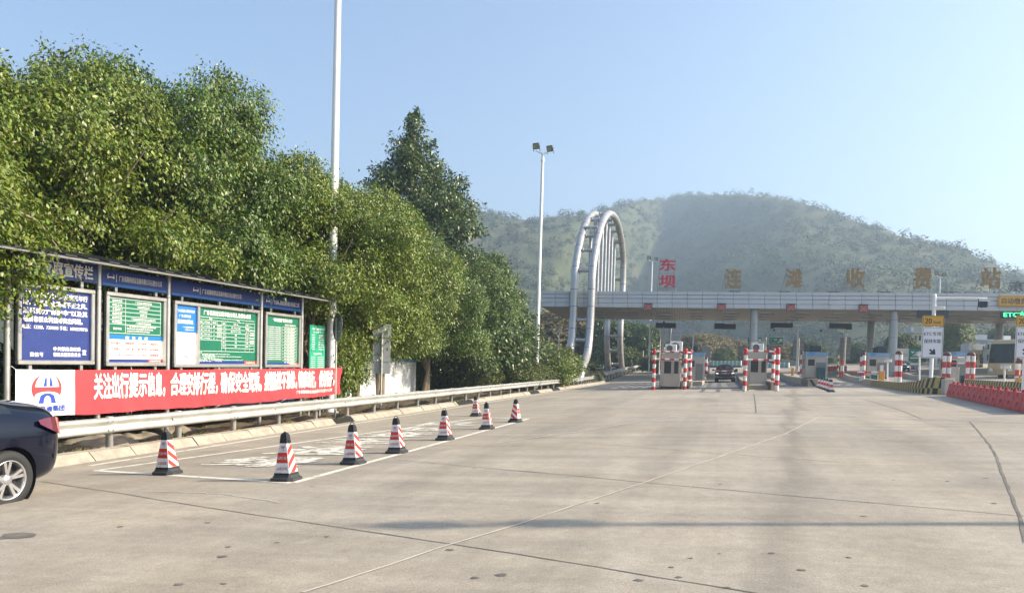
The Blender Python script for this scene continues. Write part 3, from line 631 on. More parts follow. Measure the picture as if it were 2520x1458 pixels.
# trees behind the canopy
bt = make_tree('broadleaf_tree', 'dark green tree under the canopy behind the arch legs', 'trees beyond the toll canopy', ficus_lobes(61, 6, 2.6), 900, 22, .5, 'ficus_leaf_dark', ((0, 0, 4), .2, 5, 3), (0, 0, 0), L=(.25, .4), wr=.55)
def put(o, px, py_top, Y, lb, leaf=None, wide=1., first=False):
    b = atY(px, py_top, Y); z0 = G(b[0], Y); h = b[2]-z0; q = o if first else dup(o, (b[0], Y, z0), rnd.uniform(0, 6), lb); q.location = (b[0], Y, z0); LOC[q.name] = V(b[0], Y, z0)
    s = h/6.3; q.scale = (s*wide, s*wide, s)
    if leaf: [recolour(c_, leaf) for c_ in KID[q.name] if c_.name.startswith('crown')]
    return q
remember(bt); put(bt, 2350, 1225, 118, '', first=True)
for px, py, Y, lb, lf, wd in [(2270, 1255, 122, 'dark tree just left of the front arch legs', None, 1.2), (2440, 1240, 120, 'dark tree between the rear arch legs and the white pole', None, 1.1), (2500, 1255, 114, 'small dark tree left of the first toll booth', None, .8), (2420, 1330, 112, 'low light green tree behind the second guardrail', 'shrub_leaf', 1.6), (2540, 1370, 100, 'low yellowish bush behind the first toll booth', 'pale_leaf', 2.4),
        (2690, 1290, 150, 'brownish winter tree above the black car', 'dry_leaf', 1.4), (2620, 1300, 160, 'brownish winter tree behind the first toll booth', 'dry_leaf', 1.3), (2750, 1285, 165, 'tall dry grey green tree left of the front column', 'dry_leaf', 1.3), (2800, 1340, 140, 'round green tree above the black car beside the second booth', 'shrub_leaf', 1.3), (2860, 1310, 170, 'dry tree behind the green direction signs', 'dry_leaf', 1.5),
        (3010, 1320, 160, 'dry bushy tree right of the green direction sign', 'dry_leaf', 1.6), (3130, 1310, 150, 'grey green tree between the two sign backs', 'far_leaf', 1.4), (3200, 1375, 130, 'low pale green bush beyond the red water barriers', 'pale_leaf', 1.8), (3310, 1320, 150, 'grey green tree behind the rear column', 'far_leaf', 1.5), (3370, 1400, 125, 'low bush behind the fourth booth', 'pale_leaf', 1.6),
        (3480, 1285, 120, 'layered green tree behind the billboard', 'far_leaf', 1.1), (3550, 1330, 118, 'small green tree right of the billboard', 'shrub_leaf', 1.2), (3690, 1235, 112, 'pale feathery tree with tiers right of the speed sign', 'pale_leaf', .9), (3500, 1415, 100, 'clipped green bush below the billboard', 'shrub_leaf', 2.0), (3720, 1330, 108, 'lower pale tree beside the cream house', 'pale_leaf', .9),
        (2150, 1200, 120, 'grey brown tree left of the arch beyond the canopy', 'dry_leaf', 1.4), (2230, 1235, 125, 'grey brown tree behind the small street lamp', 'dry_leaf', 1.4), (2080, 1235, 118, 'grey brown tree behind the floodlight mast', 'dry_leaf', 1.2), (3920, 1260, 150, 'hazy tree at the right edge beyond the bus', 'far_leaf', 1.4), (3840, 1290, 160, 'hazy tree behind the grey houses', 'far_leaf', 1.4)]:
    put(bt, px, py, Y, lb, lf, wd)
# fallen leaves on the earth strip, weeds by the kerb
n = 5200; x_ = -11.4-np.abs(rng.normal(0, 1.6, n)); y_ = rng.uniform(8, 75, n); C = np.array([(a, b, soilz(a, b)+.015) for a, b in zip(x_, y_)])
D = unit(np.stack([rng.normal(size=n), rng.normal(size=n), rng.normal(0, .18, n)], 1)); N = unit(np.stack([rng.normal(0, .3, n), rng.normal(0, .3, n), np.ones(n)], 1)); L_ = rng.uniform(.06, .13, n)
o = leaf_object('fallen_leaves', C, D, N, L_, L_*.5, 'dry_leaf'); o['kind'] = 'stuff'
n = 5000; ctr = np.array([(-11.45-abs(rnd.gauss(0, .18)), rnd.choice([rnd.uniform(9, 16), rnd.uniform(9, 75)])) for _ in range(170)]); ix = rng.integers(0, len(ctr), n); xy = ctr[ix]+rng.normal(0, .09, (n, 2))
C = np.array([(a, b, soilz(a, b)) for a, b in xy]); D = unit(np.stack([rng.normal(0, .7, n), rng.normal(0, .7, n), np.abs(rng.normal(.9, .3, n))], 1)); N = unit(rng.normal(size=(n, 3))+np.array([1, -.5, 0])); L_ = rng.uniform(.05, .12, n)
o = leaf_object('kerbside_weeds', C, D, N, L_, L_*.42, 'shrub_leaf'); o['kind'] = 'stuff'
mb = MB()
for (px, py, rx, ry, rz) in ((400, 1740, .95, .5, .22), (560, 1710, .6, .4, .14), (690, 1690, .55, .45, .22), (1035, 1625, .6, .4, .10)):
    p = gp(px, py); g = MB(); g.sphere((p[0]-.1, p[1], G(p[0], p[1])+.10), (ry, rx, rz), 0, 22)
    mb.add([(x*1.0+.05*math.sin(9*y+z*7), y+.05*math.sin(8*x), z+.035*math.sin(11*y+5*x)) for x, y, z in g.v], g.f, 0, True)
structure(mb.build('earth_mound', 'rock'))
# ================================================================== guardrails
WB = [(-.0, .155), (.03, .150), (.075, .118), (.082, .085), (.045, .045), (.005, .012), (.005, -.012), (.045, -.045), (.082, -.085), (.075, -.118), (.03, -.150), (.0, -.155)]
def guardrail(label, path, hfun, group, spacing=2.0, postmat='galvanised_post', seg=4.0):
    P = [np.array(p, float) for p in path]; b = P[0]; t = thing('guardrail', label, 'guardrail', (b[0], b[1], G(b[0], b[1])), group)
    L = [0]; [L.append(L[-1]+np.linalg.norm((q-p)[:2])) for p, q in zip(P[:-1], P[1:])]; Lt = L[-1]
    def at(s):
        i = max(0, min(len(P)-2, int(np.searchsorted(L, s)-1))); f = (s-L[i])/(L[i+1]-L[i]); p = P[i]+(P[i+1]-P[i])*f; d = norm((P[i+1]-P[i])[:2]); return p, V(d[1], -d[0], 0)
    s = 0; k = 0
    while s < Lt-.05:
        e = min(s+seg+.16, Lt); n = max(2, int((e-s)/1.0)+1); mb = MB(); vs = []
        for i in range(n+1):
            p, nn = at(s+(e-s)*i/n); sg = .004*(k % 2)-.006*i/n; vs += [p+nn*(u_+sg)+Z3*(hfun(p)+z_+.004*math.sin(3*p[1])) for u_, z_ in WB]
        m_ = len(WB); mb.add(vs, [(i*m_+j, (i+1)*m_+j, (i+1)*m_+j+1, i*m_+j+1) for i in range(n) for j in range(m_-1)], 0, True)
        for db in (.10, .22):
            for dz in (.085, -.085):
                p, nn = at(min(s+db, Lt)); q = p+Z3*(hfun(p)+dz)+nn*.085; mb.cyl(q, q+nn*.022, .016, n=6)
        p, nn = at(min(s+2, Lt)); q = p+Z3*hfun(p)+nn*.008; mb.box(q, (.05, .05, .05))
        mb.build('beam', 'galvanised', t); s += seg; k += 1
    s = .35
    while s < Lt:
        p, nn = at(s); mb = MB(); c = p-nn*.13; g = G(c[0], c[1]); top = hfun(p)+.14
        mb.lathe([(.07, g-.1), (.07, top), (.076, top), (.07, top+.015), (0, top+.02)], (c[0], c[1], 0), Z3, 14); mb.build('post', postmat, t)
        mb = MB(); mb.box(c+nn*.085+Z3*hfun(p), (.10, .09, .16), 0, (nn, np.cross(Z3, nn), Z3)); mb.build('bracket', postmat, t); s += spacing
    return t
hf = lambda p: G(p[0], p[1])+.60
gr = guardrail('long grey corrugated guardrail between kerb and notice shelter', [(-11.42, 4.2, 0), (-11.42, 21.2, 0), (-11.42, 50, 0), (-11.45, 65, 0), (-12.1, 76.2, 0)], hf, 'corrugated steel guardrails')
a = atY(2330, 1462, 79); b = atY(2420, 1450, 97); c = atY(2500, 1438, 112); d = atY(2610, 1430, 118)
guardrail('shorter guardrail with flared end past the cycad, left of the first toll booth', [(a[0], 79, 0), (b[0], 97, 0), (c[0], 112, 0), (d[0], 118, 0)], lambda p: G(p[0], p[1])+.78, 'corrugated steel guardrails', 2.2)
# ================================================================== notice shelter
BX = -12.5
def bp(s, h, x=BX): return V(x, 11+s, G(BX, 11+s)+h)
YB = norm(V(0, 1, GY))
shl = thing('notice_shelter', 'long roofed roadside notice shelter with four display panels', 'notice board', bp(0, 0))
for s in (.13, 2.25, 4.34, 8.12, 10.31):
    mb = MB(); mb.cyl(bp(s, -.1), bp(s, 3.95), .055, n=16); mb.build('post', 'stainless', shl)
mb = MB()
for i in range(45):
    s0, s1 = -1.2+12.0*i/45, -1.2+12.0*(i+1)/45; p = [bp(s0, 3.80, BX+.75), bp(s1, 3.80, BX+.75), bp(s1, 4.10, BX-.75), bp(s0, 4.10, BX-.75)]; lift = Z3*(.03 if i % 2 else .0)
    mb.add([q+lift for q in p]+[q+lift+Z3*.035 for q in p], [(3, 2, 1, 0), (4, 5, 6, 7), (0, 1, 5, 4), (1, 2, 6, 5), (2, 3, 7, 6), (3, 0, 4, 7)])
mb.build('roof', 'black_steel', shl)
mb = MB(); mb.tube([bp(-1.2, 3.79, BX+.77), bp(10.8, 3.79, BX+.77)], .022, 8); mb.build('gutter', 'gutter_grey', shl)
FX = .075                                   # faces stand this far in front of the post line
def hdr(s0, s1, h0, h1, mat):
    mb = MB(); mb.box(bp((s0+s1)/2, (h0+h1)/2), (.05, s1-s0, h1-h0), 0, (X3, YB, Z3)); return mb.build('header_panel', mat, shl)
FULL = '广东省路桥建设发展有限公司云梧分公司'
h1 = hdr(.2, 2.2, 3.47, 3.86, 'violet_panel'); mb = MB(); mb.text('正风反腐宣传栏', bp(.35, 3.53, BX+.03), YB, Z3, 1.72, .27, 0, .035); mb.build('lettering', 'white_print', h1)
for s0, s1, lo, hi, e, tx, w_ in ((2.3, 4.27, 3.45, 3.80, 2.55, 2.78, 1.30), (4.40, 8.05, 3.43, 3.80, 5.28, 5.52, 1.62), (8.18, 10.25, 3.42, 3.77, 8.42, 8.64, 1.45)):
    h = hdr(s0, s1, lo, hi, 'navy_panel'); mb = MB(); mb.text(FULL, bp(tx, lo+.13, BX+.03), YB, Z3, w_, .13, 0, .02); mb.box(bp(tx-.07, lo+.19, BX+.027), (.006, .012, .17), 0, (X3, YB, Z3)); mb.build('lettering', 'white_print', h)
    mb = MB(); emblem(mb, bp(e, lo+.20, BX+.028), YB, Z3, .10, 0, 1, 1, X3); mb.build('emblem', ['white_print', 'navy_panel'], h)
    mb = MB(); mb.box(bp((s0+s1)/2, lo+.04, BX+.027), (.004, s1-s0-.05, .05), 0, (X3, YB, Z3)); mb.build('trim_stripe', 'blue_poster', h)
def case(s0, s1, h0, h1, div=None):
    mb = MB(); w_ = .085; mb.box(bp((s0+s1)/2, (h0+h1)/2, BX-.03), (.05, s1-s0-.02, h1-h0-.02), 1, (X3, YB, Z3))
    for a, b in (((s0, h0+w_/2), (s1, h0+w_/2)), ((s0, h1-w_/2), (s1, h1-w_/2))): mb.box(bp((a[0]+b[0])/2, a[1], BX+.03), (.09, s1-s0, w_), 0, (X3, YB, Z3), .012)
    for s in [s0+w_/2, s1-w_/2]+([div] if div else []): mb.box(bp(s, (h0+h1)/2, BX+.028), (.08, w_, h1-h0-2*w_+.01), 0, (X3, YB, Z3), .012)
    for s in (s0+.3, (s0+s1)/2, s1-.3):
        if s1-s0 < 2.5 and abs(s-(s0+s1)/2) < .01: continue
        mb.box(bp(s, h1+.09, BX), (.05, .07, .2), 0, (X3, YB, Z3)); mb.box(bp(s, h0-.25, BX), (.05, .07, .5), 0, (X3, YB, Z3))
    return mb.build('display_case', ['stainless', 'black_steel'], shl)
PXF = BX+.004
def pposter(par, s0, s1, h0, h1, mat, d=0):
    mb = MB(); mb.box(bp((s0+s1)/2, (h0+h1)/2, PXF-.005+d), (.012, s1-s0, h1-h0), 0, (X3, YB, Z3)); return mb.build('poster', mat, par)
def tx(mb, body, s, h, w_, hh, m=0, bold=.02, d=.006): mb.text(body, bp(s, h, PXF+d), YB, Z3, w_, hh, m, bold)
def bar(mb, s0, s1, h0, h1, m=0, d=.006): mb.poly([(s0, h0), (s1, h0), (s1, h1), (s0, h1)], bp(0, 0, PXF+d)-YB*0+0*Z3, V(0, 1, GY), Z3, m)
# panel one
c1 = case(.30, 2.10, 1.80, 3.33); pposter(c1, .38, 2.02, 1.88, 3.25, 'violet_panel'); mb = MB()
for i, (body, s, w_) in enumerate((('打赢推进基层正风反腐三年行', .45, 1.5), ('动，整治民生领域不正之风、', .45, 1.5), ('黑恶势力“保护伞”以及其', .45, 1.5), ('他损害群众利益等突出问题。', .45, 1.38))): tx(mb, body, s, 3.07-.155*i, w_, .11, 0, .03)
tx(mb, '电话：12388，7339083 手机：18902378725', .44, 2.47, 1.52, .085, 0, .025); tx(mb, '微信号', .60, 1.95, .30, .085, 0, .025)
tx(mb, '中共郁南县纪委', 1.13, 2.065, .66, .085, 0, .025); tx(mb, '郁南县监察委员会', 1.13, 1.955, .66, .085, 0, .025); tx(mb, '宣', 1.83, 2.0, .10, .10, 0, .03); mb.build('lettering', 'white_print', c1)
# panel two
c2 = case(2.41, 4.22, 1.77, 3.34); pposter(c2, 2.49, 4.14, 2.44, 3.26, 'green_poster'); pposter(c2, 2.49, 4.14, 2.345, 2.44, 'blue_poster'); pposter(c2, 2.49, 4.14, 1.92, 2.345, 'white_print'); pposter(c2, 2.49, 3.70, 1.85, 1.92, 'navy_panel'); pposter(c2, 3.70, 4.14, 1.85, 1.92, 'print_red')
mb = MB(); rowh = [3.22, 3.125, 3.03, 2.94, 2.85, 2.76, 2.67, 2.48]
for h in rowh: bar(mb, 2.53, 4.08, h-.004, h+.004)
for s in (2.53, 3.0, 4.08): bar(mb, s-.004, s+.004, 2.48, 3.22)
L2 = ['收费站名称', '审批文号', '主管部门', '收费性质', '收费单位', '收费期限']; R2 = ['广东省高速公路连滩收费站', '粤府函收费批复文件', '省交通运输厅', '经营性公路', '广东省路桥建设发展有限公司云梧分公司', '广东省高速公路收费期限']
for i in range(6): tx(mb, L2[i], 2.62, rowh[i+1]+.02, .28, .05, 0, .02); wl = .042*len(R2[i]); tx(mb, R2[i], 3.54-wl/2, rowh[i+1]+.02, wl, .045, 0, .02)
tx(mb, '监督电话', 2.65, 2.55, .24, .05, 0, .02)
for i, b_t in enumerate(('广东省高速公路服务监督电话', '收费站投诉电话及监督电话', '云梧分公司监督投诉电话')): tx(mb, b_t, 3.04, 2.62-.052*i, .9-.1*i, .036, 0, .02)
tx(mb, '服  务  承  诺', 3.0, 2.36, .68, .06, 0, .02); tx(mb, '连滩收费站宣', 3.74, 1.865, .36, .038, 0, .02); mb.build('lettering', 'white_print', c2)
mb = MB()
for r_, row in enumerate((('阳光服务', '热情周到', '科学管理', '创新理念'), ('仪容端正', '文明礼貌', '遵守职责', '高效畅通'), ('以人为本', '有问必答', '安全舒适', '便捷畅通'))):
    for q, body in enumerate(row): tx(mb, body, 2.60+.385*q, 2.235-.125*r_, .27, .062, 0, .012)
mb.build('lettering', 'print_red', c2)
# panel three
c3 = case(4.50, 7.97, 1.74, 3.32, 5.38); pposter(c3, 4.58, 5.34, 2.58, 3.24, 'blue_poster'); pposter(c3, 4.58, 5.34, 1.82, 2.58, 'white_print'); pposter(c3, 5.42, 7.89, 1.90, 3.24, 'green_poster'); pposter(c3, 5.42, 7.36, 1.825, 1.90, 'navy_panel'); pposter(c3, 7.36, 7.89, 1.825, 1.90, 'print_red')
mb = MB(); tx(mb, '广东省高速公路联网收费', 4.62, 3.06, .66, .07, 0, .015); tx(mb, '广东云梧高速', 4.72, 2.94, .42, .07, 0, .015); tx(mb, '连滩收费站', 4.66, 2.79, .56, .10, 0, .03); tx(mb, '广东省路桥建设', 4.84, 2.69, .42, .04, 0, .015); tx(mb, '云梧分公司', 4.92, 2.63, .32, .035, 0, .015)
tx(mb, '广东省高速公路车型分类及收费标准表', 5.62, 3.05, 2.0, .125, 0, .03); tx(mb, '连滩收费站宣', 7.42, 1.84, .42, .04, 0, .02)
hs = [3.0, 2.93, 2.83, 2.73, 2.63, 2.53, 2.43, 2.33, 2.24, 2.15]
for i, h in enumerate(hs): bar(mb, 5.46 if (i < 7 or i == 9) else 6.35, 7.80, h-.004, h+.004)
for s in (5.46, 5.60, 5.92, 6.16, 6.35, 6.52): bar(mb, s-.004, s+.004, 2.43 if s < 6.3 else 2.15, 2.93)
for s in (7.38, 7.59, 7.80): bar(mb, s-.004, s+.004, 2.15, 2.93)
tx(mb, '客车', 5.84, 2.945, .12, .045); tx(mb, '货车', 7.0, 2.945, .12, .045)
for i, body in enumerate(('类别', '一类', '二类', '三类', '四类')): tx(mb, body, 5.49, 2.85-.1*i, .08, .05)
for i, body in enumerate(('车型及规格', '≤9座', '10座~19座', '20座~39座', '≥40座')): tx(mb, body, 5.65, 2.855-.1*i, .22, .042)
for i, body in enumerate(('收费系数', '1', '1.5', '2', '3')): tx(mb, body, 5.97 if i == 0 else 6.02, 2.855-.1*i, .15 if i == 0 else .03, .042)
for i, body in enumerate(('类别', '一类', '二类', '三类', '四类', '五类', '六类')): tx(mb, body, 6.39, 2.85-.098*i, .08, .05)
for i, body in enumerate(('车型及规格', '2轴（车长小于6米）', '2轴（车长不小于6米）', '3轴', '4轴', '5轴', '6轴')): wl = .04*len(body); tx(mb, body, 6.95-wl/2, 2.855-.098*i, wl, .045)
for i, body in enumerate(('系数', '1', '2.1', '3.16', '3.75', '3.86', '4.09')): tx(mb, body, 7.42, 2.855-.098*i, .10, .042)
for i in range(6): tx(mb, '费率标准说明', 7.61, 2.72-.07*i, .17, .04); tx(mb, '费率标准', 6.18, 2.78-.055*i, .15, .036)
for i, (body, w_) in enumerate((('说明：', .12), ('一、本表依据广东省高速公路车型分类收费标准执行', 1.25), ('二、通行费计算按有关规定', .62), ('三、车型分类按收费公路车辆通行费车型分类标准执行', 1.75), ('四、收费标准以批复文件为准', .62), ('五、通行费实行四舍五入', .95), ('收费单位：广东省路桥建设发展有限公司云梧分公司', 1.8), ('监督电话：12328', .9))): tx(mb, body, 5.47, 2.095-.03*i, w_, .023)
mb.build('lettering', 'white_print', c3)
mb = MB(); g = random.Random(4); p = V(4.75, 2.2)
for k in range(5):
    p = np.array([g.uniform(4.64, 5.0), g.uniform(2.0, 2.3)])
    for i in range(6):
        q = p+np.array([g.uniform(0, .11), g.uniform(-.09, .06)]); q = np.clip(q, (4.62, 1.86), (5.3, 2.5)); dd = q-p; dd /= np.linalg.norm(dd)+1e-9; o_ = np.array([-dd[1], dd[0]])*.006
        mb.poly([tuple(p-o_), tuple(q-o_), tuple(q+o_), tuple(p+o_)], bp(0, 0, PXF+.006), V(0, 1, GY), Z3); p = q
        mb.poly([(q[0]-.02, q[1]-.012), (q[0]+.03, q[1]-.012), (q[0]+.03, q[1]+.012), (q[0]-.02, q[1]+.012)], bp(0, 0, PXF+.0075), V(0, 1, GY), Z3)
mb.build('route_map', 'map_print', c3)
# panel four
c4 = case(8.28, 10.18, 1.73, 3.31); pposter(c4, 8.36, 10.10, 1.87, 3.23, 'green_poster'); pposter(c4, 8.36, 9.60, 1.81, 1.87, 'navy_panel'); pposter(c4, 9.60, 10.10, 1.81, 1.87, 'print_red')
mb = MB(); tx(mb, '“绿色通道”政策公示牌', 8.72, 3.06, 1.02, .10, 0, .03); tx(mb, '鲜活农产品品种目录', 9.35, 2.96, .6, .05)
for i in range(17): tx(mb, '整车合法装载运输鲜活农产品车辆免收车辆通行费', 8.42, 2.88-.058*i, .74, .036)
for s in (9.22, 9.33, 9.45, 10.03): bar(mb, s-.004, s+.004, 1.93, 2.93)
for i in range(12): bar(mb, 9.22, 10.03, 2.928-.0905*i, 2.934-.0905*i); tx(mb, '白菜萝卜辣椒番茄黄瓜茄子', 9.48, 2.885-.0905*i, .5, .03); tx(mb, '香蕉荔枝龙眼柑橘', 9.48, 2.85-.0905*i, .4, .03); tx(mb, '蔬菜', 9.35, 2.86-.0905*i, .08, .045)
tx(mb, '连滩收费站宣', 9.64, 1.822, .4, .035); mb.build('lettering', 'white_print', c4)
# ================================================================== banner
bn = thing('road_banner', 'long red cloth banner with white slogan tied along the shelter posts', 'banner', bp(.2, .8, BX+.1))
def ban(s, f):
    top = 1.715-.012*abs(math.sin((s-.2)*math.pi/3.13))-.035*math.sin(math.pi*(s-.2)/12.5)*.6; bot = .82-.05*math.sin(math.pi*(s-.2)/12.5)+.012*math.sin(s*2.1)+.006*math.sin(s*5.7)-.06*(s > 12.4)*0
    sag = .028*math.sin(s*1.9)+.016*math.sin(s*5.3+f*3)+.022*math.sin(s*.9+f*2)+.008*math.sin(s*11+f*9)*(1-f)+.01*math.sin(s*2.03*3.14+f*5)*abs(f-.5)
    sag *= min(1, max(.08, (s-1.3)/1.2))
    if s > 11.5: sag += .02*math.sin(s*9+f*6)*(s-11.5)
    return bp(s, bot+(top-bot)*f, BX+.12+sag)
def cloth(s0, s1, n, mat, nm, d=0):
    mb = MB(); vs = []
    for i in range(n+1):
        for j in range(9): vs.append(ban(s0+(s1-s0)*i/n, j/8)+X3*d)
    k = len(vs); fs = [(i*9+j, (i+1)*9+j, (i+1)*9+j+1, i*9+j+1) for i in range(n) for j in range(8)]
    mb.add(vs, fs, 0, True); mb.add([v-X3*.006 for v in vs], [f[::-1] for f in fs], 0, True); return mb.build(nm, mat, bn)
cloth(1.54, 12.74, 260, 'banner_red', 'red_cloth'); cloth(.2, 1.54, 40, 'white_print', 'white_cloth')
def on_cloth(k, d):                          # lays flat print onto the waving cloth
    return [ban(y-11, (z-G(BX, y)-.82)/.895)+X3*(d+x-BX) for x, y, z in k.v]
def ctext(mb, body, s, f, w_, h_, m, bold):
    k = MB(); k.text(body, bp(s, .82+f*.895), V(0, 1, GY), Z3, w_, h_, m, bold); mb.add(on_cloth(k, .012), k.f, m)
mb = MB()
for body, s0, s1 in (('关注出行提示信息，', 2.03, 4.12), ('合理安排行程，', 4.30, 6.05), ('确保安全驾乘。', 6.2, 7.95), ('疫情防控不放松，', 8.1, 9.90), ('健康出行，', 10.0, 11.0), ('做好防护。', 11.25, 12.3)): ctext(mb, body, s0, .33, s1-s0, .53, 0, .045)
ctext(mb, FULL+'宣', 9.85, .14, 2.35, .105, 0, .025); mb.build('lettering', 'white_print', bn)
mb = MB(); k = MB(); emblem(k, bp(.87, .82+.60*.895), V(0, 1, GY), Z3, .335, 0, 1, 2, X3, .0025)
mb.v = [tuple(ban(y-11, (z-G(BX, y)-.82)/.895)+X3*(.014+(x-BX))) for x, y, z in k.v]; mb.f = k.f; mb.m = k.m; mb.sm = k.sm
mb.build('emblem', ['banner_red', 'print_blue', 'white_print'], bn)
mb = MB(); ctext(mb, '广东交通集团', .42, .10, .86, .12, 0, .03); mb.build('lettering', 'print_blue', bn)
mb = MB()
for s in (.2, 3.1, 6.2, 9.3, 12.74):
    for f in (0, 1): p = ban(s, f); mb.tube([p, p+V(-.08, rnd.uniform(-.1, .1), .06-.12*(1-f))], .006, 5)
mb.build('tie_cords', 'white_print', bn)
# green notice beside the shelter
p = bp(11.45, 0, -12.6); t = thing('green_notice', 'slim bright green notice board right of the shelter, above the banner end', 'notice board', p)
mb = MB(); mb.box(bp(11.45, 2.2, -12.6), (.05, .98, 1.75), 0, (X3, YB, Z3), .01); pn = mb.build('panel', 'mint_board', t)
mb = MB(); mb.cyl(bp(11.1, -.1, -12.66), bp(11.1, 2.6, -12.66), .03); mb.cyl(bp(11.8, -.1, -12.66), bp(11.8, 2.6, -12.66), .03); mb.build('posts', 'galvanised_post', t)
mb = MB(); q = lambda body, s, h, w_, hh: mb.text(body, bp(s, h, -12.572), YB, Z3, w_, hh, 0, .02)
q('收费公路政策公告', 11.1, 2.92, .75, .075); q('通行费收费标准', 11.15, 2.83, .65, .05)
for i in range(7): q('车辆类别', 11.06, 2.74-.075*i, .2, .04); q('收费标准系数', 11.5, 2.74-.075*i, .34, .04)
q('优惠政策说明', 11.2, 2.13, .5, .06)
for i in range(8): q('鲜活农产品', 11.04, 2.04-.065*i, .26, .035); q('免收通行费规定', 11.46, 2.04-.065*i, .4, .035)
q('监督电话', 11.25, 1.50, .35, .05); q('广东省高速公路云梧分公司', 11.04, 1.42, .8, .045); mb.build('lettering', 'white_print', pn)
# sign backs behind the rail
p = V(-12.3, 23.2, soilz(-12.3, 23.2)); t = thing('round_sign', 'round road sign seen from its dark back, beside the white mast', 'sign', p); nb = norm(V(-.69, -.72, 0))
mb = MB(); c = V(-12.3, 23.25, 2.95); mb.lathe([(0, -.01), (.46, -.01), (.475, 0), (.46, .012), (0, .012)], c, nb, 32); mb.build('disc', 'sign_back', t)
mb = MB(); mb.cyl(p-Z3*.1, c+nb*.05+Z3*.3, .035); mb.box(c+nb*.02+Z3*.15, (.6, .02, .05), 0, (norm(np.cross(nb, Z3)), nb, Z3)); mb.box(c+nb*.02-Z3*.15, (.6, .02, .05), 0, (norm(np.cross(nb, Z3)), nb, Z3)); mb.build('post', 'galvanised_post', t)
p = V(-12.3, 26.75, soilz(-12.3, 26.75)); t = thing('upright_sign', 'tall rectangular road sign seen from its grey back before the bare trunks', 'sign', p)
sx = norm(V(.88, .47, 0)); sy = np.cross(Z3, sx); c = V(-12.3, 26.75, 2.37); mb = MB(); mb.box(c+sy*.04, (.66, .025, 1.87), 0, (sx, sy, Z3))
for dz in (.45, -.45): mb.box(c+sy*.015+Z3*dz, (.62, .02, .05), 0, (sx, sy, Z3))
mb.build('panel', 'sign_back', t); mb = MB(); mb.cyl(p-Z3*.1, c-sy*.03+Z3*.6, .04); mb.build('post', 'galvanised_post', t)
# white hut behind the trees
t = thing('site_hut', 'low white metal site hut with blue base behind the tree trunks', 'hut', (-17, 30, G(-17, 30)))
mb = MB()
for i in range(14): mb.box((-17.6, 28.5+i*.98, G(-17, 30)+1.35), (1.2, .965, 1.9), 0)
mb.build('wall', 'hut_white', t); mb = MB(); mb.box((-17.6, 34.9, G(-17, 30)+.2), (1.24, 13.8, .5), 0); mb.box((-17.6, 33.2, G(-17, 30)+1.3), (1.26, .35, 1.9), 0); mb.build('base_trim', 'hut_blue', t)
mb = MB(); mb.box((-17.7, 34.9, G(-17, 30)+2.36), (1.8, 14.2, .1), 0); mb.build('roof', 'hut_blue', t)
# ================================================================== masts
pm = V(-13.0, 24.13, soilz(-13, 24.1)); t = thing('high_mast', 'thick white mast rising out of the ficus row past the top of the photo', 'mast', pm)
mb = MB(); mb.tube([pm-Z3*.2, pm+Z3*.4, pm+Z3*20], [.17, .165, .085], 22); mb.build('shaft', 'pole_white', t)
mb = MB(); mb.cyl(pm, pm+Z3*.06, .3, n=16)
for a in range(6): mb.cyl(pm+V(.24*math.cos(a), .24*math.sin(a), .05), pm+V(.24*math.cos(a), .24*math.sin(a), .14), .02, n=6)
mb.build('base_plate', 'galvanised_post', t)
mb = MB(); mb.lathe([(.5, 20), (.55, 20.1), (.5, 20.2)], pm, Z3, 20)
for a in range(6): mb.box(pm+V(.7*math.cos(a), .7*math.sin(a), 20), (.35, .35, .25))
mb.build('lamp_ring', 'black_steel', t)
def flood_mast(label, base, top, group, r=.14, heads=((-.42, R(200)), (.42, R(-35)))):
    t = thing('floodlight_mast', label, 'floodlight', base, group); mb = MB(); mb.tube([base-Z3*.2, top], [r, r*.55], 16); mb.cyl(top-Z3*.5, top-Z3*.42, r*.8); mb.build('shaft', 'pole_white', t)
    mb = MB(); mb.tube([top+CX*.8*heads[0][0]/.42*.6+Z3*.22, top+CX*.3*-1+Z3*.14, top+Z3*.02, top+CX*.35-V(0, .1, -.06)], .05, 8); mb.build('bracket', 'pole_white', t)
    for dx, az in heads:
        c = top+CX*dx*1.15+Z3*(.55 if dx < 0 else .38); ay = norm(V(math.sin(az)*.55, -math.cos(az)*.0-.8, -.35)); ax = norm(np.cross(ay, Z3)); az_ = np.cross(ax, ay)
        mb = MB(); mb.box(c, (.46, .20, .42), 0, (ax, ay, az_), .03); mb.box(c-ay*.13, (.38, .10, .10), 0, (ax, ay, az_))
        for s in (-1, 1): mb.box(c+ax*s*.25-az_*.16, (.025, .06, .4), 0, (ax, ay, az_))
        h = mb.build('lamp_head', 'black_steel', t); mb = MB(); mb.box(c+ay*.102, (.38, .012, .32), 0, (ax, ay, az_)); mb.build('lens', 'stainless', h)
    return t
pb = V(-12.5, 53, soilz(-12.5, 53)); flood_mast('tall white mast with two floodlights, between the ficus row and the arch', pb, atX(2097, 595, -12.5), 'floodlight masts', .17)
for px, ptop, Y, lb in ((2520, 1010, 108, 'thin white mast with two floodlights behind the canopy by the red sign'), (3632, 1072, 108, 'thin white mast with two floodlights behind the fourth gold sign character')):
    tp = atY(px, ptop, Y); flood_mast(lb, V(tp[0], Y, G(tp[0], Y)), tp, 'floodlight masts', .13)
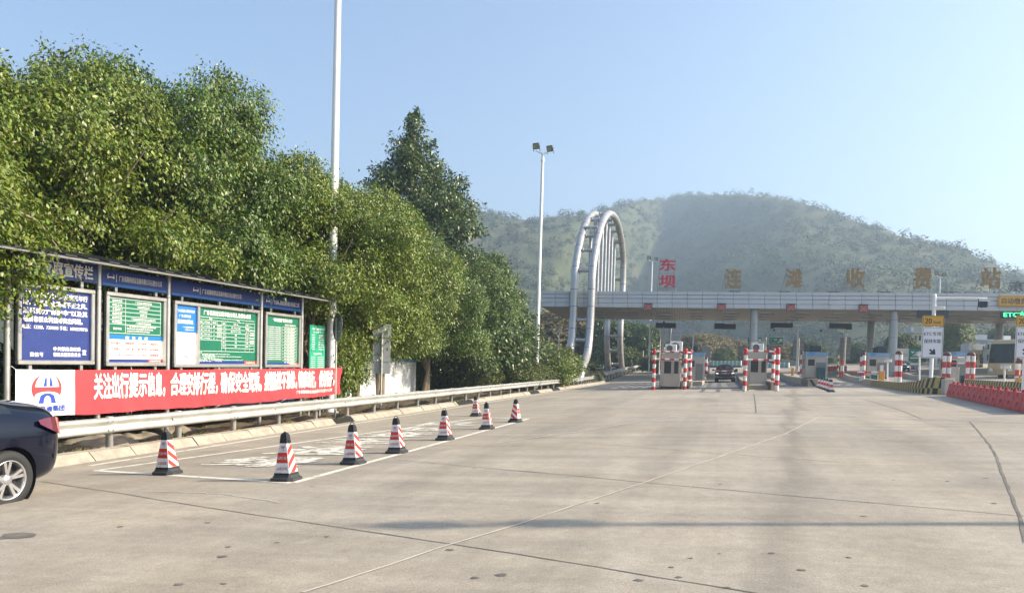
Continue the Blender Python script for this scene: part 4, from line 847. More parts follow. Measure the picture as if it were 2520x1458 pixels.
# mast outside the frame on the right; its shadow crosses the foreground
tip = gp(2230, 2024); hh = 10.5; hx = SUN[:2]/SUN[2]; bs = V(tip[0], tip[1], 0); k = hh
for _ in range(20):
    q = bs[:2]+hx*k; k = hh+G(*q)-G(*bs[:2])
base = V(q[0], q[1], G(*q)); flood_mast('floodlight mast standing off to the right beside the plaza', base, base+Z3*hh, 'floodlight masts', .13)
def street_lamp(label, base, h, arm):
    t = thing('street_lamp', label, 'street lamp', base); mb = MB(); mb.tube([base-Z3*.1, base+Z3*h], [.07, .05], 10); mb.tube([base+Z3*(h-.7), base+Z3*(h-.2)+CX*arm*.5, base+Z3*(h-.05)+CX*arm], [.04, .035, .03], 8); mb.build('pole', 'pole_white', t)
    mb = MB(); c = base+Z3*(h-.03)+CX*(arm+.3); mb.lathe([(0, -.4), (.10, -.3), (.14, 0), (.11, .3), (0, .38)], c, CX, 10); mb.build('lamp_head', 'pole_white', t)
q = atY(2160, 1300, 84); street_lamp('small street lamp with curved arm left of the arch legs', V(q[0], 84, G(q[0], 84)), atY(2160, 1268, 84)[2]-G(q[0], 84), .75)
def plain_pole(label, px, ptop, Y, r, group=None, nm='white_pole', mat='pole_white', loop=True):
    tp = atY(px, ptop, Y); b = V(tp[0], Y, G(tp[0], Y)); mb = MB(); mb.tube([b-Z3*.1, tp], [r, r*.8], 12); mb.lathe([(r*2.4, 0), (r*2.4, .05), (r, .06)], b, Z3, 10); mb.sphere(tp, r*.9, 0, 8); o = mb.build(nm, mat); tag(o, label, 'pole', group); return o
G1 = 'slim poles behind the first booths'
plain_pole('slim white pole left of the first booth, its foot behind the guardrail', 2485, 1355, 100, .06, G1); plain_pole('short slim pole just left of the rear arch leg', 2193, 1312, 88, .05, G1)
plain_pole('tall white pole behind the first booth, left of its air conditioner', 2563, 1265, 90, .085, G1); plain_pole('grey white pole behind the first booth, left of the pair', 2552, 1255, 96, .075, G1); plain_pole('white pole with red and white foot beside the second guardrail', 2513, 1240, 92, .08, G1)
# ================================================================== traffic cones
def clip(poly, a, b, c):
    out = []
    for i in range(len(poly)):
        p, q = poly[i], poly[(i+1) % len(poly)]; fp, fq = a*p[0]+b*p[1]-c, a*q[0]+b*q[1]-c
        if fp <= 0: out.append(p)
        if fp*fq < 0: t = fp/(fp-fq); out.append((p[0]+(q[0]-p[0])*t, p[1]+(q[1]-p[1])*t))
    return out
def hwid(z): return .128-(z-.06)*(.128-.052)/(.56-.06)
def make_cone(label, pointed, words, low, group, small=False):
    t = thing('traffic_cone', label, 'traffic cone', (0, 0, 0), group)
    mb = MB(); oct_ = lambda a, c: [(-a+c, -a), (a-c, -a), (a, -a+c), (a, a-c), (a-c, a), (-a+c, a), (-a, a-c), (-a, -a+c)]; rr = [(0, .185, .06), (.035, .185, .06), (.055, .150, .03), (.085, .132, .015), (.085, .12, .01)]
    mb.add([(x, y, z) for z, a, c in rr for x, y in oct_(a, c)], [(k*8+i, k*8+(i+1) % 8, k*8+8+(i+1) % 8, k*8+8+i) for k in range(4) for i in range(8)]+[tuple(range(7, -1, -1)), tuple(range(32, 40))]); mb.build('base', 'rubber', t, world=False)
    mb = MB(); zs = [(.08, .115, 0), (.115, .255, 2), (.255, .405, 1), (.405, .535, 2)]
    def ring(z, k=0): a = hwid(z)+k; c = .006; return [(x, y, z) for x, y in ((-a+c, -a), (a-c, -a), (a, -a+c), (a, a-c), (a-c, a), (-a+c, a), (-a, a-c), (-a, -a+c))]
    mb.add(ring(.07)+ring(.56), [(i, (i+1) % 8, 8+(i+1) % 8, 8+i) for i in range(8)], 2)
    for s in range(4):                       # sides: front and back carry bands, the other two diagonal stripes
        ca, sa = math.cos(s*math.pi/2), math.sin(s*math.pi/2)
        def face(poly, m, d=.0015):
            mb.add([(x*ca+(hwid(z)+d)*sa, x*sa-(hwid(z)+d)*ca, z) for x, z in poly], [tuple(range(len(poly)))], m)
        if s % 2 == 0:
            for z0, z1, m in zs: face([(-hwid(z0)+.004, z0), (hwid(z0)-.004, z0), (hwid(z1)-.004, z1), (-hwid(z1)+.004, z1)], m)
        else:
            z0, z1 = .08, .115; face([(-hwid(z0), z0), (hwid(z0), z0), (hwid(z1), z1), (-hwid(z1), z1)], 0)
            sl_ = (.75 if pointed else -.75)*(1 if s == 1 else 1)
            for k in range(-2, 5):
                zc = .10+k*.155; poly = [(-.2, zc-.2*sl_), (.2, zc+.2*sl_), (.2, zc+.2*sl_+.078), (-.2, zc-.2*sl_+.078)]
                for a, b, c in ((0, -1, -.117), (0, 1, .535)): poly = clip(poly, a, b, c) if poly else poly
                kx = (.128-.052)/(.56-.06)
                for sg in (1, -1): poly = clip(poly, sg, kx, .124+.06*kx) if poly else poly
                if len(poly) > 2: face(poly, 1)
    mb.build('body', ['cone_black', 'cone_red', 'cone_white'], t, world=False)
    mb = MB(); a0 = hwid(.535)+.003; top = [(.535, a0), (.64, a0-.012), (.665, a0-.018), (.70, .006)] if pointed else [(.535, a0), (.63, a0-.011), (.655, a0-.022), (.66, .02)]
    mb.add([(sx*a, sy*a, z) for z, a in top for sx, sy in ((-1, -1), (1, -1), (1, 1), (-1, 1))], [(k*4+i, k*4+(i+1) % 4, k*4+4+(i+1) % 4, k*4+4+i) for k in range(3) for i in range(4)]+[(12, 13, 14, 15)]); mb.build('cap', 'cone_black', t, world=False)
    mb = MB()
    if pointed: mb.tube([V(.058+.0, .02*math.cos(a)+.01, .55+.03*math.sin(a)) for a in np.linspace(0, 2*math.pi, 13)], .006, 6, cap=False)
    else: mb.tube([V(.036*math.cos(a), 0, .655+.045*math.sin(a)) for a in np.linspace(0, math.pi, 9)], .006, 6)
    mb.build('carry_ring', 'cone_black', t, world=False)
    if not small:
        kk = .152; up = norm(V(0, kk, 1))
        fo = lambda x, z: V(x, -(hwid(z)+.004), z)
        mb = MB(); mb.text(words, fo(-.072, .305), X3, up, .144, .045, 0, .02); mb.build('lettering', 'cone_white', t, world=False)
        mb = MB(); mb.text(low, fo(-.08, .155), X3, up, .16, .045, 0, .015); mb.build('lettering', 'cone_red', t, world=False)
        mb = MB(); emblem(mb, fo(0, .485), X3, up, .034, 0, 1, 2, -Y3, .0012); mb.text('广东交通集团', fo(-.03, .428), X3, up, .06, .014, 1, .02); mb.build('emblem', ['print_red', 'print_blue', 'cone_white'], t, world=False)
    return t
CG = 'road cones around the painted inspection box'
ca = make_cone('pointed black topped cone nearest the camera, at the front right box corner', True, 'GAO SU', '云梧公司', CG); cb = make_cone('ring topped red and white cone at the left end of the front box line', False, 'YUN WU', '云梧高速', CG)
tilt = (R(-1.07)*-1*-1, R(-2.5), 0)
def stand(o, p, rz=0):
    o.location = (p[0], p[1], G(p[0], p[1])+.004); o.rotation_euler = (math.atan(GY), -math.atan(GX), rz); LOC[o.name] = np.array(o.location)
stand(ca, gp(1107, 1853)); stand(cb, gp(648, 1829))
for o, px, py, lb, rz in ((cb, 1365, 1790, 'ring topped red and white cone second from the camera on the right box line', -.05), (cb, 1533, 1748, 'ring topped red and white cone third from the camera on the right box line', .04), (cb, 1719, 1698, 'ring topped red and white cone with a white scratch, fourth along the right box line', -.03), (ca, 1881, 1656, 'pointed black topped cone fifth along the right box line', .03), (cb, 1991, 1629, 'striped cone turned sideways at the far right box corner', R(82)), (cb, 1839, 1606, 'ring topped red and white cone on the far end line of the box', 0)): stand(dup(o, label=lb), gp(px, py), rz)
pl = [(3212, 1513), (3206, 1511), (3196, 1507), (3186, 1503.5), (3175, 1500), (3163, 1496.5)]
LB = ['front cone of the stacked looking line by the third toll booth', 'second cone of the line by the third toll booth', 'third cone of the line by the third toll booth', 'fourth cone of the line by the third toll booth', 'fifth cone of the line by the third toll booth', 'rearmost cone of the line, closest to the third toll booth']
cl = make_cone('front cone of the close set line by the third toll booth', False, '', '', 'close set cone line by the third toll booth', small=True); stand(cl, gp(*pl[0]))
for q, lb in zip(pl[1:], LB[1:]): stand(dup(cl, label=lb), gp(*q))
for i in range(6):
    q = dup(cl, label='far white topped cone in the row behind the column with ringed bollards', group='far cone row behind the front column'); p = atY(3500+i*8.5, 1462, 84); stand(q, (p[0], 84+i*.2)); q.location.z = G(p[0], 84)
# ================================================================== toll canopy
TH = math.atan(.054); E1 = V(math.cos(TH), math.sin(TH), 0); E2 = V(-math.sin(TH), math.cos(TH), 0); F0 = V(1.556, 80.4, 0); ZS, ZT, DEP = 8.80, 10.43, 16.5
def cp(u_, v_, z): return F0+E1*u_+E2*v_+Z3*z
def onfront(px, py, v_=0):                    # pixel -> point on the vertical plane v_ metres behind the canopy's front edge
    d = ray(px, py); n = E2; t = ((F0-EYE)@n+v_)/(d@n); return EYE+d*t
def uz(px, py, v_=0): p = onfront(px, py, v_); return (p-F0)@E1, p[2]
UL, UR = uz(2090, 1182)[0], 46.
tc = thing('toll_canopy', 'long grey white flat toll canopy on round columns across the road', 'canopy', cp(UL, 0, ZS))
AX = (E1, E2, Z3)
mb = MB(); mb.box(cp((UL+UR)/2, DEP/2, (ZS+ZT)/2+.03), (UR-UL-.3, DEP-.3, ZT-ZS-.1), 0, AX); mb.build('roof_slab', 'canopy_seam', tc)
mb = MB(); u_ = UL; rows_ = [(ZS, .44), (ZS+.455, .44), (ZS+.925, .36), (ZS+1.315, .32)]
while u_ < UR:
    for i, (z0, h) in enumerate(rows_):
        o_ = .04 if i == 0 else 0; mb.box(cp(u_+.75+o_, .06, z0+h/2), (1.462, .16, h-.02), 0, AX)
        mb.box(cp(u_+.75, DEP-.06, z0+h/2), (1.462, .16, h-.02), 0, AX)
    u_ += 1.5
v_ = .2
while v_ < DEP-.4:
    for z0, h in rows_: mb.box(cp(UL+.06, v_+.55, z0+h/2), (.16, 1.08, h-.012), 0, AX)
    v_ += 1.11
mb.build('fascia', 'canopy_white', tc)
mb = MB(); u_ = UL+.1
while u_ < UR: mb.box(cp(u_+.1, DEP/2, ZS+.01), (.235, DEP-.3, .04), 0, AX); u_ += .28
mb.build('soffit', 'soffit_strip', tc)
mb = MB(); mb.box(cp((UL+UR)/2, DEP/2, ZS+.036), (UR-UL-.3, DEP-.32, .006), 0, AX); mb.build('soffit_backing', 'soffit_gap', tc)
for k in range(14):
    for v_ in (3.0, 6.8, 10.4, 14):
        mb = MB(); mb.box(cp(UL+5+k*3.6+(.5 if v_ > 5 else 0), v_, ZS-.06), (1.4, .7, .12), 0, AX, .02); mb.build('soffit_light', 'canopy_white', tc)
def column(px, py, v_, r):
    u_, _ = uz(px, py, v_); b = cp(u_, v_, 0); z0 = G(b[0], b[1]); mb = MB(); mb.tube([b+Z3*(z0-.2), b+Z3*(ZS+.02)], r, 28)
    for k in range(5): mb.lathe([(r, 0), (r+.006, .005), (r+.006, .03), (r, .035)], b+Z3*(z0+.3+k*1.7), Z3, 28, 1)
    mb.lathe([(r, 0), (r+.06, 0), (r+.06, .12), (r, .12)], b+Z3*(ZS-.13), Z3, 28); mb.build('column', ['column_clad', 'canopy_seam'], tc)
for px in (2911, 3450, 3985): column(px, 1300, 1.2, .40)
for px in (3363, 3858, 4250): column(px, 1300, DEP-2.0, .41)
# rooftop characters
def rooftop(name, label, chars, boxes, mat, v_=.9, mirror=False, base=None, group=None):
    us = [uz(b[0], b[3], v_) for b in boxes]; ue = [uz(b[2], b[1], v_) for b in boxes]
    u0, u1 = min(a[0] for a in us), max(a[0] for a in ue); z0, z1 = min(a[1] for a in us), max(a[1] for a in ue)
    t = thing(name, label, 'rooftop sign', cp((u0+u1)/2, v_, ZT), group); mb = MB(); r = .024
    for f in (.02, .5, .98): x = u0+(u1-u0)*f; mb.tube([cp(x, v_+.08, ZT-.05), cp(x, v_+.08, z1)], r*.9, 6)
    n = max(3, int((z1-z0)/.42))
    for k in range(n+1): z = z0+(z1-z0)*k/n; mb.tube([cp(u0, v_+.08, z), cp(u1, v_+.08, z)], r*.7, 6)
    for x in (u0, u1-.2): mb.tube([cp(x-.35*(x == u0)+.1, v_+1.2, ZT-.05), cp(x, v_+.1, z0+(z1-z0)*.75)], r, 6)
    mb.build('frame', 'sign_dark', t)
    for ch, a, e in zip(chars, us, ue):
        mb = MB(); ax = E1 if not mirror else -E1; o = cp(a[0] if not mirror else e[0], v_ if not mirror else v_+.1, a[1]); mb.text(ch, o, ax, Z3, e[0]-a[0], e[1]-a[1], 0, .03, .14); mb.build('character', mat, t)
    return t
RG = 'gold characters of the station name on the canopy roof'
t = rooftop('rooftop_sign', 'two stacked red characters on the canopy roof, right of the arch', '东坝', [(2548, 1001, 2610, 1045), (2546, 1063, 2609, 1109)], 'sign_red')
mb = MB(); u0, _ = uz(2538, 1120, 1.2); u1, _ = uz(2614, 1120, 1.2); mb.box(cp((u0+u1)/2, 1.45, ZT+.25), (u1-u0, .5, .5), 0, AX); mb.build('plinth', 'wall_grey', t)
for ch, b, lb in (('连', (2800, 1039, 2865, 1111), 'first gold character, next after the red pair, on the canopy roof'), ('滩', (3033, 1038, 3099, 1109), 'second gold character, rusty yellow with three water dots, on the canopy roof'), ('收', (3269, 1035, 3341, 1109), 'third gold character, reddest of the gold ones, on the canopy roof'), ('费', (3528, 1034, 3598, 1114), 'fourth gold character, just left of the thin roof mast'), ('站', (3788, 1034, 3865, 1112), 'fifth and last gold character, left of the dark back of a sign')): rooftop('rooftop_sign', lb, ch, [b], 'sign_gold', group=RG)
rooftop('rooftop_sign', 'dark back of a sign character at the far edge of the canopy roof', '东', [(3901, 1084, 3957, 1124)], 'sign_dark', 10.8, True)
for i, (x0, x1) in enumerate(((2813, 2863), (3003, 3054), (3192, 3245), (3389, 3446), (3634, 3692))):
    u0, _ = uz(x0, 1128, 4); u1, _ = uz(x1, 1128, 4); t = thing('roof_luminaire', ['roof floodlight bar under the first gold character', 'roof floodlight bar at the foot of the second gold character', 'roof floodlight bar left of the third gold character', 'roof floodlight bar left of the fourth gold character', 'roof floodlight bar right of the thin roof mast'][i], 'lamp', cp(u0, 4, ZT), 'floodlight bars on the canopy roof'); mb = MB(); L = u1-u0
    for f in (.1, .9): mb.tube([cp(u0+L*f, 4, ZT-.1), cp(u0+L*f, 4, ZT+.55)], .03, 6)
    mb.tube([cp(u0, 4, ZT+.55), cp(u1, 4, ZT+.55)], .035, 6); mb.build('stand', 'sign_dark', t)
    for f in (.3, .72): mb = MB(); mb.box(cp(u0+L*f, 3.9, ZT+.40), (.42, .22, .2), 0, AX, .03); mb.build('lamp_head', 'black_steel', t)
# lane signals
SG = 'red cross lane signals along the canopy edge'
for i, (x0, y0, x1, y1) in enumerate(((2488, 1172, 2519, 1198), (2771, 1173, 2803, 1199), (3038, 1175, 3070, 1200), (3318, 1177, 3351, 1205))):
    u0, z1 = uz(x0, y0, -.15); u1, z0 = uz(x1, y1, -.15); c = cp((u0+u1)/2, -.2, (z0+z1)/2); w_, h_ = u1-u0, z1-z0
    t = thing('lane_signal', ['dim red cross signal on the canopy edge above the first booth', 'red cross signal on the canopy edge above the black car', 'red cross signal on the canopy edge between the second and third booths', 'dim red cross signal on the canopy edge left of the tall ringless column'][i], 'lane signal', c, SG)
    mb = MB(); mb.box(c, (w_, .18, h_), 0, AX, .02); mb.box(c+Z3*(h_/2+.02)-E2*.1, (w_+.06, .28, .04), 0, AX); mb.build('housing', 'black_steel', t)
    mb = MB(); mb.box(c-E2*.095, (w_-.06, .012, h_-.06), 0, AX); mb.build('screen', 'lamp_red_off', t)
    mb = MB()
    for s in (1, -1): a_ = norm(E1*w_*s+Z3*h_); mb.box(c-E2*.104, (w_*1.1, .008, .05), 0, (a_, E2, np.cross(a_, E2)))
    mb.build('cross', 'lamp_red_lit', t)
# hanging message boards
DG = 'dark message boards hung under the canopy'
for i, (x0, y0, x1, y1, v_) in enumerate(((2533, 1246, 2611, 1267, DEP-.6), (2760, 1248, 2842, 1271, DEP-.6), (2977, 1246, 3062, 1269, DEP-.6), (3203, 1248, 3290, 1272, DEP-.6), (3543, 1199, 3662, 1229, .5))):
    u0, z1 = uz(x0, y0, v_); u1, z0 = uz(x1, y1, v_); c = cp((u0+u1)/2, v_, (z0+z1)/2)
    t = thing('message_board', ['blank dark message board above the first booth', 'blank dark message board above the black car', 'blank dark message board left of the thin pole at the third lane', 'blank dark message board before the rear column', 'large blank dark message board half hidden behind the speed sign'][i], 'message board', c, DG)
    mb = MB(); mb.box(c, (u1-u0, .25, z1-z0), 0, AX, .02); mb.build('housing', 'led_off', t); mb = MB()
    for f in (.06, .94): mb.tube([cp(u0+(u1-u0)*f, v_, z1-.02), cp(u0+(u1-u0)*f, v_, ZS+.02)], .03, 6)
    mb.build('hangers', 'sign_dark', t)
u0, z1 = uz(3866, 1199, .5); u1, z0 = uz(4010, 1230, .5); c = cp((u0+u1)/2, .5, (z0+z1)/2); t = thing('message_board', 'lit message board with green ETC letters at the right edge', 'message board', c)
mb = MB(); mb.box(c, (u1-u0, .25, z1-z0), 0, AX, .02); mb.build('housing', 'led_off', t); mb = MB(); mb.text('ETC车道', cp(u0+.22, .365, z0+.10), E1, Z3, (u1-u0)-.5, (z1-z0)-.2, 0, .02); mb.build('lettering', 'led_green', t)
mb = MB()
for f in (.06, .94): mb.tube([cp(u0+(u1-u0)*f, .5, z1-.02), cp(u0+(u1-u0)*f, .5, ZS+.02)], .03, 6)
mb.build('hangers', 'sign_dark', t)
def plate(mb, c, w_, h_, ax=X3, az=Z3, m=0, mb_=1, d=.03, border=.03):
    ay = np.cross(az, ax); mb.box(c, (w_, d, h_), m, (ax, ay, az), .012)
    return ay
u0, z1 = uz(3857, 1141, -.2); u1, z0 = uz(4030, 1184, -.2); c = cp((u0+u1)/2, -.22, (z0+z1)/2); t = thing('lane_sign', 'orange yellow lane sign on the canopy edge at the right border', 'sign', c); W_, H_ = u1-u0, z1-z0
mb = MB(); mb.box(c, (W_, .06, H_), 0, AX, .02); mb.build('panel', 'sign_yellow', t); mb = MB()
for dx, dz, a, b in ((0, H_/2-.06, W_-.1, .022), (0, -H_/2+.06, W_-.1, .022), (-W_/2+.06, 0, .022, H_-.14), (W_/2-.06, 0, .022, H_-.14)): mb.box(c+E1*dx+Z3*dz-E2*.032, (a, .008, b), 0, AX)
mb.text('自动缴费车道', cp(u0+.28, -.256, z0+.22), E1, Z3, W_-.56, H_-.44, 0, .02); mb.build('lettering', 'sign_black', t)
mb = MB(); mb.box(c+E2*.12, (W_*.8, .18, .08), 0, AX); mb.build('bracket', 'sign_dark', t)
# ================================================================== arch
XR, XL = -13.0, -14.8
q_ = lambda x, y: (2000+.5486*x, 750+.5486*y)
prof = []
for a in ((450, 1235), (490, 1120), (508, 950), (517, 750), (525, 550), (545, 400), (572, 270), (600, 190), (625, 150), (652, 138), (682, 162), (708, 222), (731, 330), (742, 450), (742, 560), (738, 690), (728, 860), (722, 1000), (724, 1120), (735, 1250)):
    p = atX(*q_(*a), XR); prof.append((p[1], p[2]))
prof = [(prof[0][0]-1.2, G(XR, prof[0][0])-.2)]+prof+[(prof[-1][0]+.5, G(XR, prof[-1][0])-.2)]
def smooth(P, n=5):
    out = []; P = [np.array(p, float) for p in P]
    for i in range(len(P)-1):
        p0, p1, p2, p3 = P[max(i-1, 0)], P[i], P[i+1], P[min(i+2, len(P)-1)]
        for k in range(n): t = k/n; out.append(.5*((2*p1)+(-p0+p2)*t+(2*p0-5*p1+4*p2-p3)*t*t+(-p0+3*p1-3*p2+p3)*t**3))
    return out+[P[-1]]
SP = smooth(prof); ar = thing('arch_monument', 'tall double steel tube arch straddling the left end of the canopy', 'arch', (-13.9, 78, G(-13.9, 78)))
RA = .40
for X_ in (XR, XL):
    mb = MB(); P = [V(X_, a, b) for a, b in SP]; mb.tube(P, RA, 22)
    d = 0; nxt = .9
    for i in range(1, len(P)-1):
        d += np.linalg.norm(P[i]-P[i-1])
        if d > nxt:
            nxt += 2.3; tt = norm(P[i+1]-P[i-1]); mb.lathe([(RA, -.04), (RA+.01, -.03), (RA+.01, .03), (RA, .04)], P[i], tt, 22, 1)
    mb.build('arch_tube', ['arch_steel', 'arch_seam'], ar)
def cross_y(z, front):                        # point of the arch curve at height z on one side
    half = max(range(len(SP)), key=lambda i: SP[i][1]); seq = SP[:half+1] if front else SP[half:]
    return min(seq, key=lambda p: abs(p[1]-z))[0]
ztop = max(p[1] for p in SP)
for z, fr in ((3.4, 1), (5.3, 1), (7.4, 1), (12.5, 1), (14.8, 1), (16.6, 1), (19.1, 1), (ztop-.2, 1), (19.3, 0), (17.5, 0), (14.8, 0), (13.0, 0), (7.1, 0), (5.2, 0), (3.4, 0), (2.3, 0)):
    y = cross_y(z, fr); mb = MB(); mb.tube([V(XL+.25, y, z), V(XR-.25, y, z)], .18, 14); mb.lathe([(.18, 0), (.235, 0), (.235, .13), (.18, .13)], V(XL+.45, y, z), X3, 14); mb.lathe([(.18, 0), (.235, 0), (.235, .13), (.18, .13)], V(XR-.58, y, z), X3, 14); mb.build('rung', 'arch_steel', ar)
yf, yb = cross_y(16.2, 1)+.7, cross_y(14.6, 0)-.4
for k in range(8):
    y = yf+(yb-yf)*(k+.15)/8; zt = max(p[1] for p in SP if abs(p[0]-y) < 1.6 and p[1] > 11)
    mb = MB(); mb.tube([V(-13.9, y, ZT-.05), V(-13.9, y, zt-.5)], .17, 12)
    for zz in np.arange(ZT+2, zt-.9, 2.3): mb.lathe([(.17, 0), (.178, .01), (.178, .05), (.17, .06)], V(-13.9, y, zz), Z3, 12)
    mb.tube([V(XL+.2, y, zt-.5), V(XR-.2, y, zt-.5)], .17, 12); mb.build('hanger', 'arch_steel', ar)
# ================================================================== toll booths
def banded(mb, path, r, seg, m0, m1, n=12, off=0):
    P = [np.array(p, float) for p in path]
    for a, b in zip(P[:-1], P[1:]):
        L = np.linalg.norm(b-a); s = 0; k = off
        while s < L-1e-3: e = min(s+seg, L); mb.tube([a+(b-a)*s/L, a+(b-a)*e/L], r, n, m1 if k % 2 else m0); s = e; k += 1
def make_booth(name, label, w_, d_, h_, loc, group, header=True, front_door=True, acs=1, cat='toll booth', glassy=True):
    # front faces -Y, base at loc
    t = thing(name, label, cat, loc, group); hw = w_/2
    mb = MB(); mb.box((0, d_/2, .06), (w_-.1, d_-.1, .12), 1); mb.box((0, d_/2, .12+(h_-.12)/2), (w_, d_, h_-.12), 0, None, .03)
    mb.box((0, d_/2, h_-.02), (w_+.08, d_+.08, .06), 0); mb.box((0, -.012, h_-.24), (w_-.06, .03, .38), 0)
    for s in (-1, 1): mb.box((s*(hw-.03), -.012, (h_-.45)/2+.1), (.06, .03, h_-.62), 0)
    for z in (1.05,): mb.box((0, -.016, z), (w_, .02, .03), 0)
    mb.build('body', ['booth_steel', 'black_steel'], t, world=False)
    if front_door:
        mb = MB(); mb.box((-.17, -.022, 1.0), (.62, .03, 1.76), 0, None, .01); mb.box((-.17, -.04, .55), (.5, .012, .75), 0); dr = mb.build('door', 'booth_steel', t, world=False)
        mb = MB(); mb.box((-.17, -.043, 1.42), (.47, .012, .82), 0); mb.build('pane', 'booth_glass', dr, world=False)
        mb = MB(); mb.box((-.44, -.06, 1.0), (.04, .05, .03)); mb.box((-.41, -.08, 1.0), (.10, .015, .02)); mb.build('handle', 'chrome', dr, world=False)
        mb = MB(); mb.box((.40, -.03, 1.42), (.27, .02, .82), 0); mb.build('window', 'booth_glass', t, world=False)
    else:
        mb = MB(); mb.box((-.25*w_, -.03, h_*.62), (.3*w_, .02, .5), 0); mb.build('window', 'booth_glass', t, world=False)
        mb = MB(); mb.box((.2*w_, -.02, h_*.35), (.45*w_, .03, h_*.55), 0); mb.build('door', 'booth_dark', t, world=False)
    for s in (-1, 1):
        mb = MB(); mb.box((s*(hw+.008), d_*.55, h_*.60), (.03, d_*.5, .75), 0); mb.build('window', 'booth_glass', t, world=False)
        mb = MB()
        for yy in (.10, d_*.28, d_*.82, d_-.06): mb.box((s*(hw+.012), yy, h_/2), (.03, .05, h_-.3), 0)
        mb.build('side_frame', 'booth_steel', t, world=False)
    if header:
        mb = MB(); mb.box((0, -.03, h_-.16), (w_+.06, .06, .34), 0); hd = mb.build('header_panel', 'header_blue', t, world=False)
        mb = MB()
        for k in range(4): mb.box((-w_*.36+.09*k, -.064, h_-.15), (.045, .008, .22), 0)
        mb.box((-w_*.25, -.064, h_-.07), (.4, .008, .035), 0); mb.build('mark', 'header_mark', hd, world=False)
    for k in range(acs):
        x, y, z, aw, ah = (-.02, .35, h_+.01, .78, .55) if k == 0 else (.28, 1.25, h_+.01, .85, .8)
        mb = MB(); mb.box((x, y, z+.05+ah/2), (aw, .32, ah), 0, None, .03); mb.box((x-aw*.35, y, z+.03), (.05, .34, .06), 0); mb.box((x+aw*.35, y, z+.03), (.05, .34, .06), 0); ac = mb.build('air_conditioner', 'ac_white', t, world=False)
        mb = MB(); mb.lathe([(0, 0), (ah*.36, 0), (ah*.38, .012), (ah*.38, .015)], (x-.08, y-.162, z+.05+ah*.5), -Y3, 20); mb.build('fan', 'fan_grille', ac, world=False)
    return t
BG_ = 'toll booths under the canopy'
b1 = make_booth('toll_booth', 'steel toll booth with two air conditioners, left of the black car', 1.26, 2.4, 2.38, V(-3.22, 53.2, G(-3.22, 53.2)+.06), BG_, False, True, 2)
f2 = gp(2922, 1499); b2 = make_booth('toll_booth', 'steel toll booth with one caged air conditioner, right of the black car', 1.20, 2.4, 2.30, V(f2[0], f2[1]+.2, f2[2]+.05), BG_, False, True, 1)
mb = MB(); x, y, z = .02, .35, 2.31
for sx in (-.44, .44):
    for sy in (-.22, .22): mb.box((x+sx, y+sy, z+.36), (.03, .03, .72))
for zz in (.06, .70):
    for sy in (-.22, .22): mb.box((x, y+sy, z+zz), (.91, .03, .03))
    for sx in (-.44, .44): mb.box((x+sx, y, z+zz), (.03, .47, .03))
mb.build('air_conditioner_cage', 'stainless', b2, world=False)
q = atY(2692, 1456, 66); make_booth('toll_booth', 'blue headed toll booth partly hidden behind the first booth', 1.3, 2.2, 2.45, V(q[0]-.1, 66, G(q[0], 66)+.2), BG_, True, False, 0)
i3 = gp(3150, 1491); Y3_ = i3[1]; q = atY(3152, 1464, Y3_+1.6)
b3 = make_booth('toll_booth', 'grey toll booth with blue header and dark box on its roof, behind a green cabinet', 1.42, 2.4, 2.18, V(q[0], Y3_+1.6, q[2]), BG_, True, False, 0)
q = atY(3390, 1446, 64); b4 = make_booth('toll_booth', 'grey toll booth with blue header left of the thick front column', 1.5, 2.4, 1.95, V(q[0], 64, q[2]-.3), BG_, True, False, 0)
b3.scale = (1, 1, .87); b4.scale = (1, 1, 1.0)
q = atY(3700, 1460, 66); make_booth('toll_booth', 'dark toll booth behind the ringed bollards right of the speed sign', 1.5, 2.2, 2.3, V(q[0], 66, q[2]-.3), BG_, True, False, 0)
# dark lamp boxes on booth roofs
def crate(name, label, cat, c, d, mat, m2=None, bev=.03, extra=None, group=None):
    t = thing(name, label, cat, V(c[0], c[1], c[2]-d[2]/2), group); mb = MB(); mb.box(c, d, 0, None, bev); mb.build('body', mat, t)
    mb = MB(); mb.box(V(c[0], c[1]-d[1]/2-.006, c[2]), (d[0]*.84, .014, d[2]*.84), 0); mb.build('front_panel', m2 or mat, t)
    if extra: extra(t, V(*c), d)
    return t
def lightbox(px, py, w_, h_, Y, lb): q = atY(px, py, Y); crate('signal_box', lb, 'signal box', q, (w_, .5, h_), 'black_steel', 'led_off', group='dark signal boxes on the booth roofs')
lightbox(3151, 1346, .72, .42, Y3_+2.6, 'dark signal box on the roof of the third booth'); lightbox(3407, 1349, .78, .52, 65, 'larger dark signal box on the roof of the booth by the thick column'); lightbox(3381, 1351, .3, .42, 65.6, 'narrow dark signal box on the roof of the booth by the thick column'); lightbox(2688, 1345, .42, .42, 67, 'dark signal box on the roof of the hidden booth behind the first booth')
# pipe guard frames round the first two booths
def guard(label, x0, x1, yf, yr, h, group):
    t = thing('guard_frame', label, 'guard frame', V(x0, yf, G(x0, yf)), group); r = .115
    for x, y, hh in ((x0, yf, h), (x1, yf, h), (x1+.12, yr, h+.05)):
        mb = MB(); g = G(x, y); banded(mb, [(x, y, g+hh), (x, y, g-.05)], r, .30, 0, 1); mb.sphere((x, y, g+hh), r, 0, 12); mb.build('post', ['pipe_red', 'pipe_white'], t)
    for z in (h-.10, h-.60):
        mb = MB(); g = G((x0+x1)/2, yf); banded(mb, [(x0+.1, yf, g+z), (x1-.1, yf, g+z)], .055, .30, 1, 0); mb.build('crossbar', ['pipe_red', 'pipe_white'], t)
        for xa, xb in ((x1, x1+.12),):
            mb = MB(); banded(mb, [(xa, yf+.1, g+z), (xb, yr-.1, G(xb, yr)+z)], .055, .35, 0, 1); mb.build('side_bar', ['pipe_red', 'pipe_white'], t)
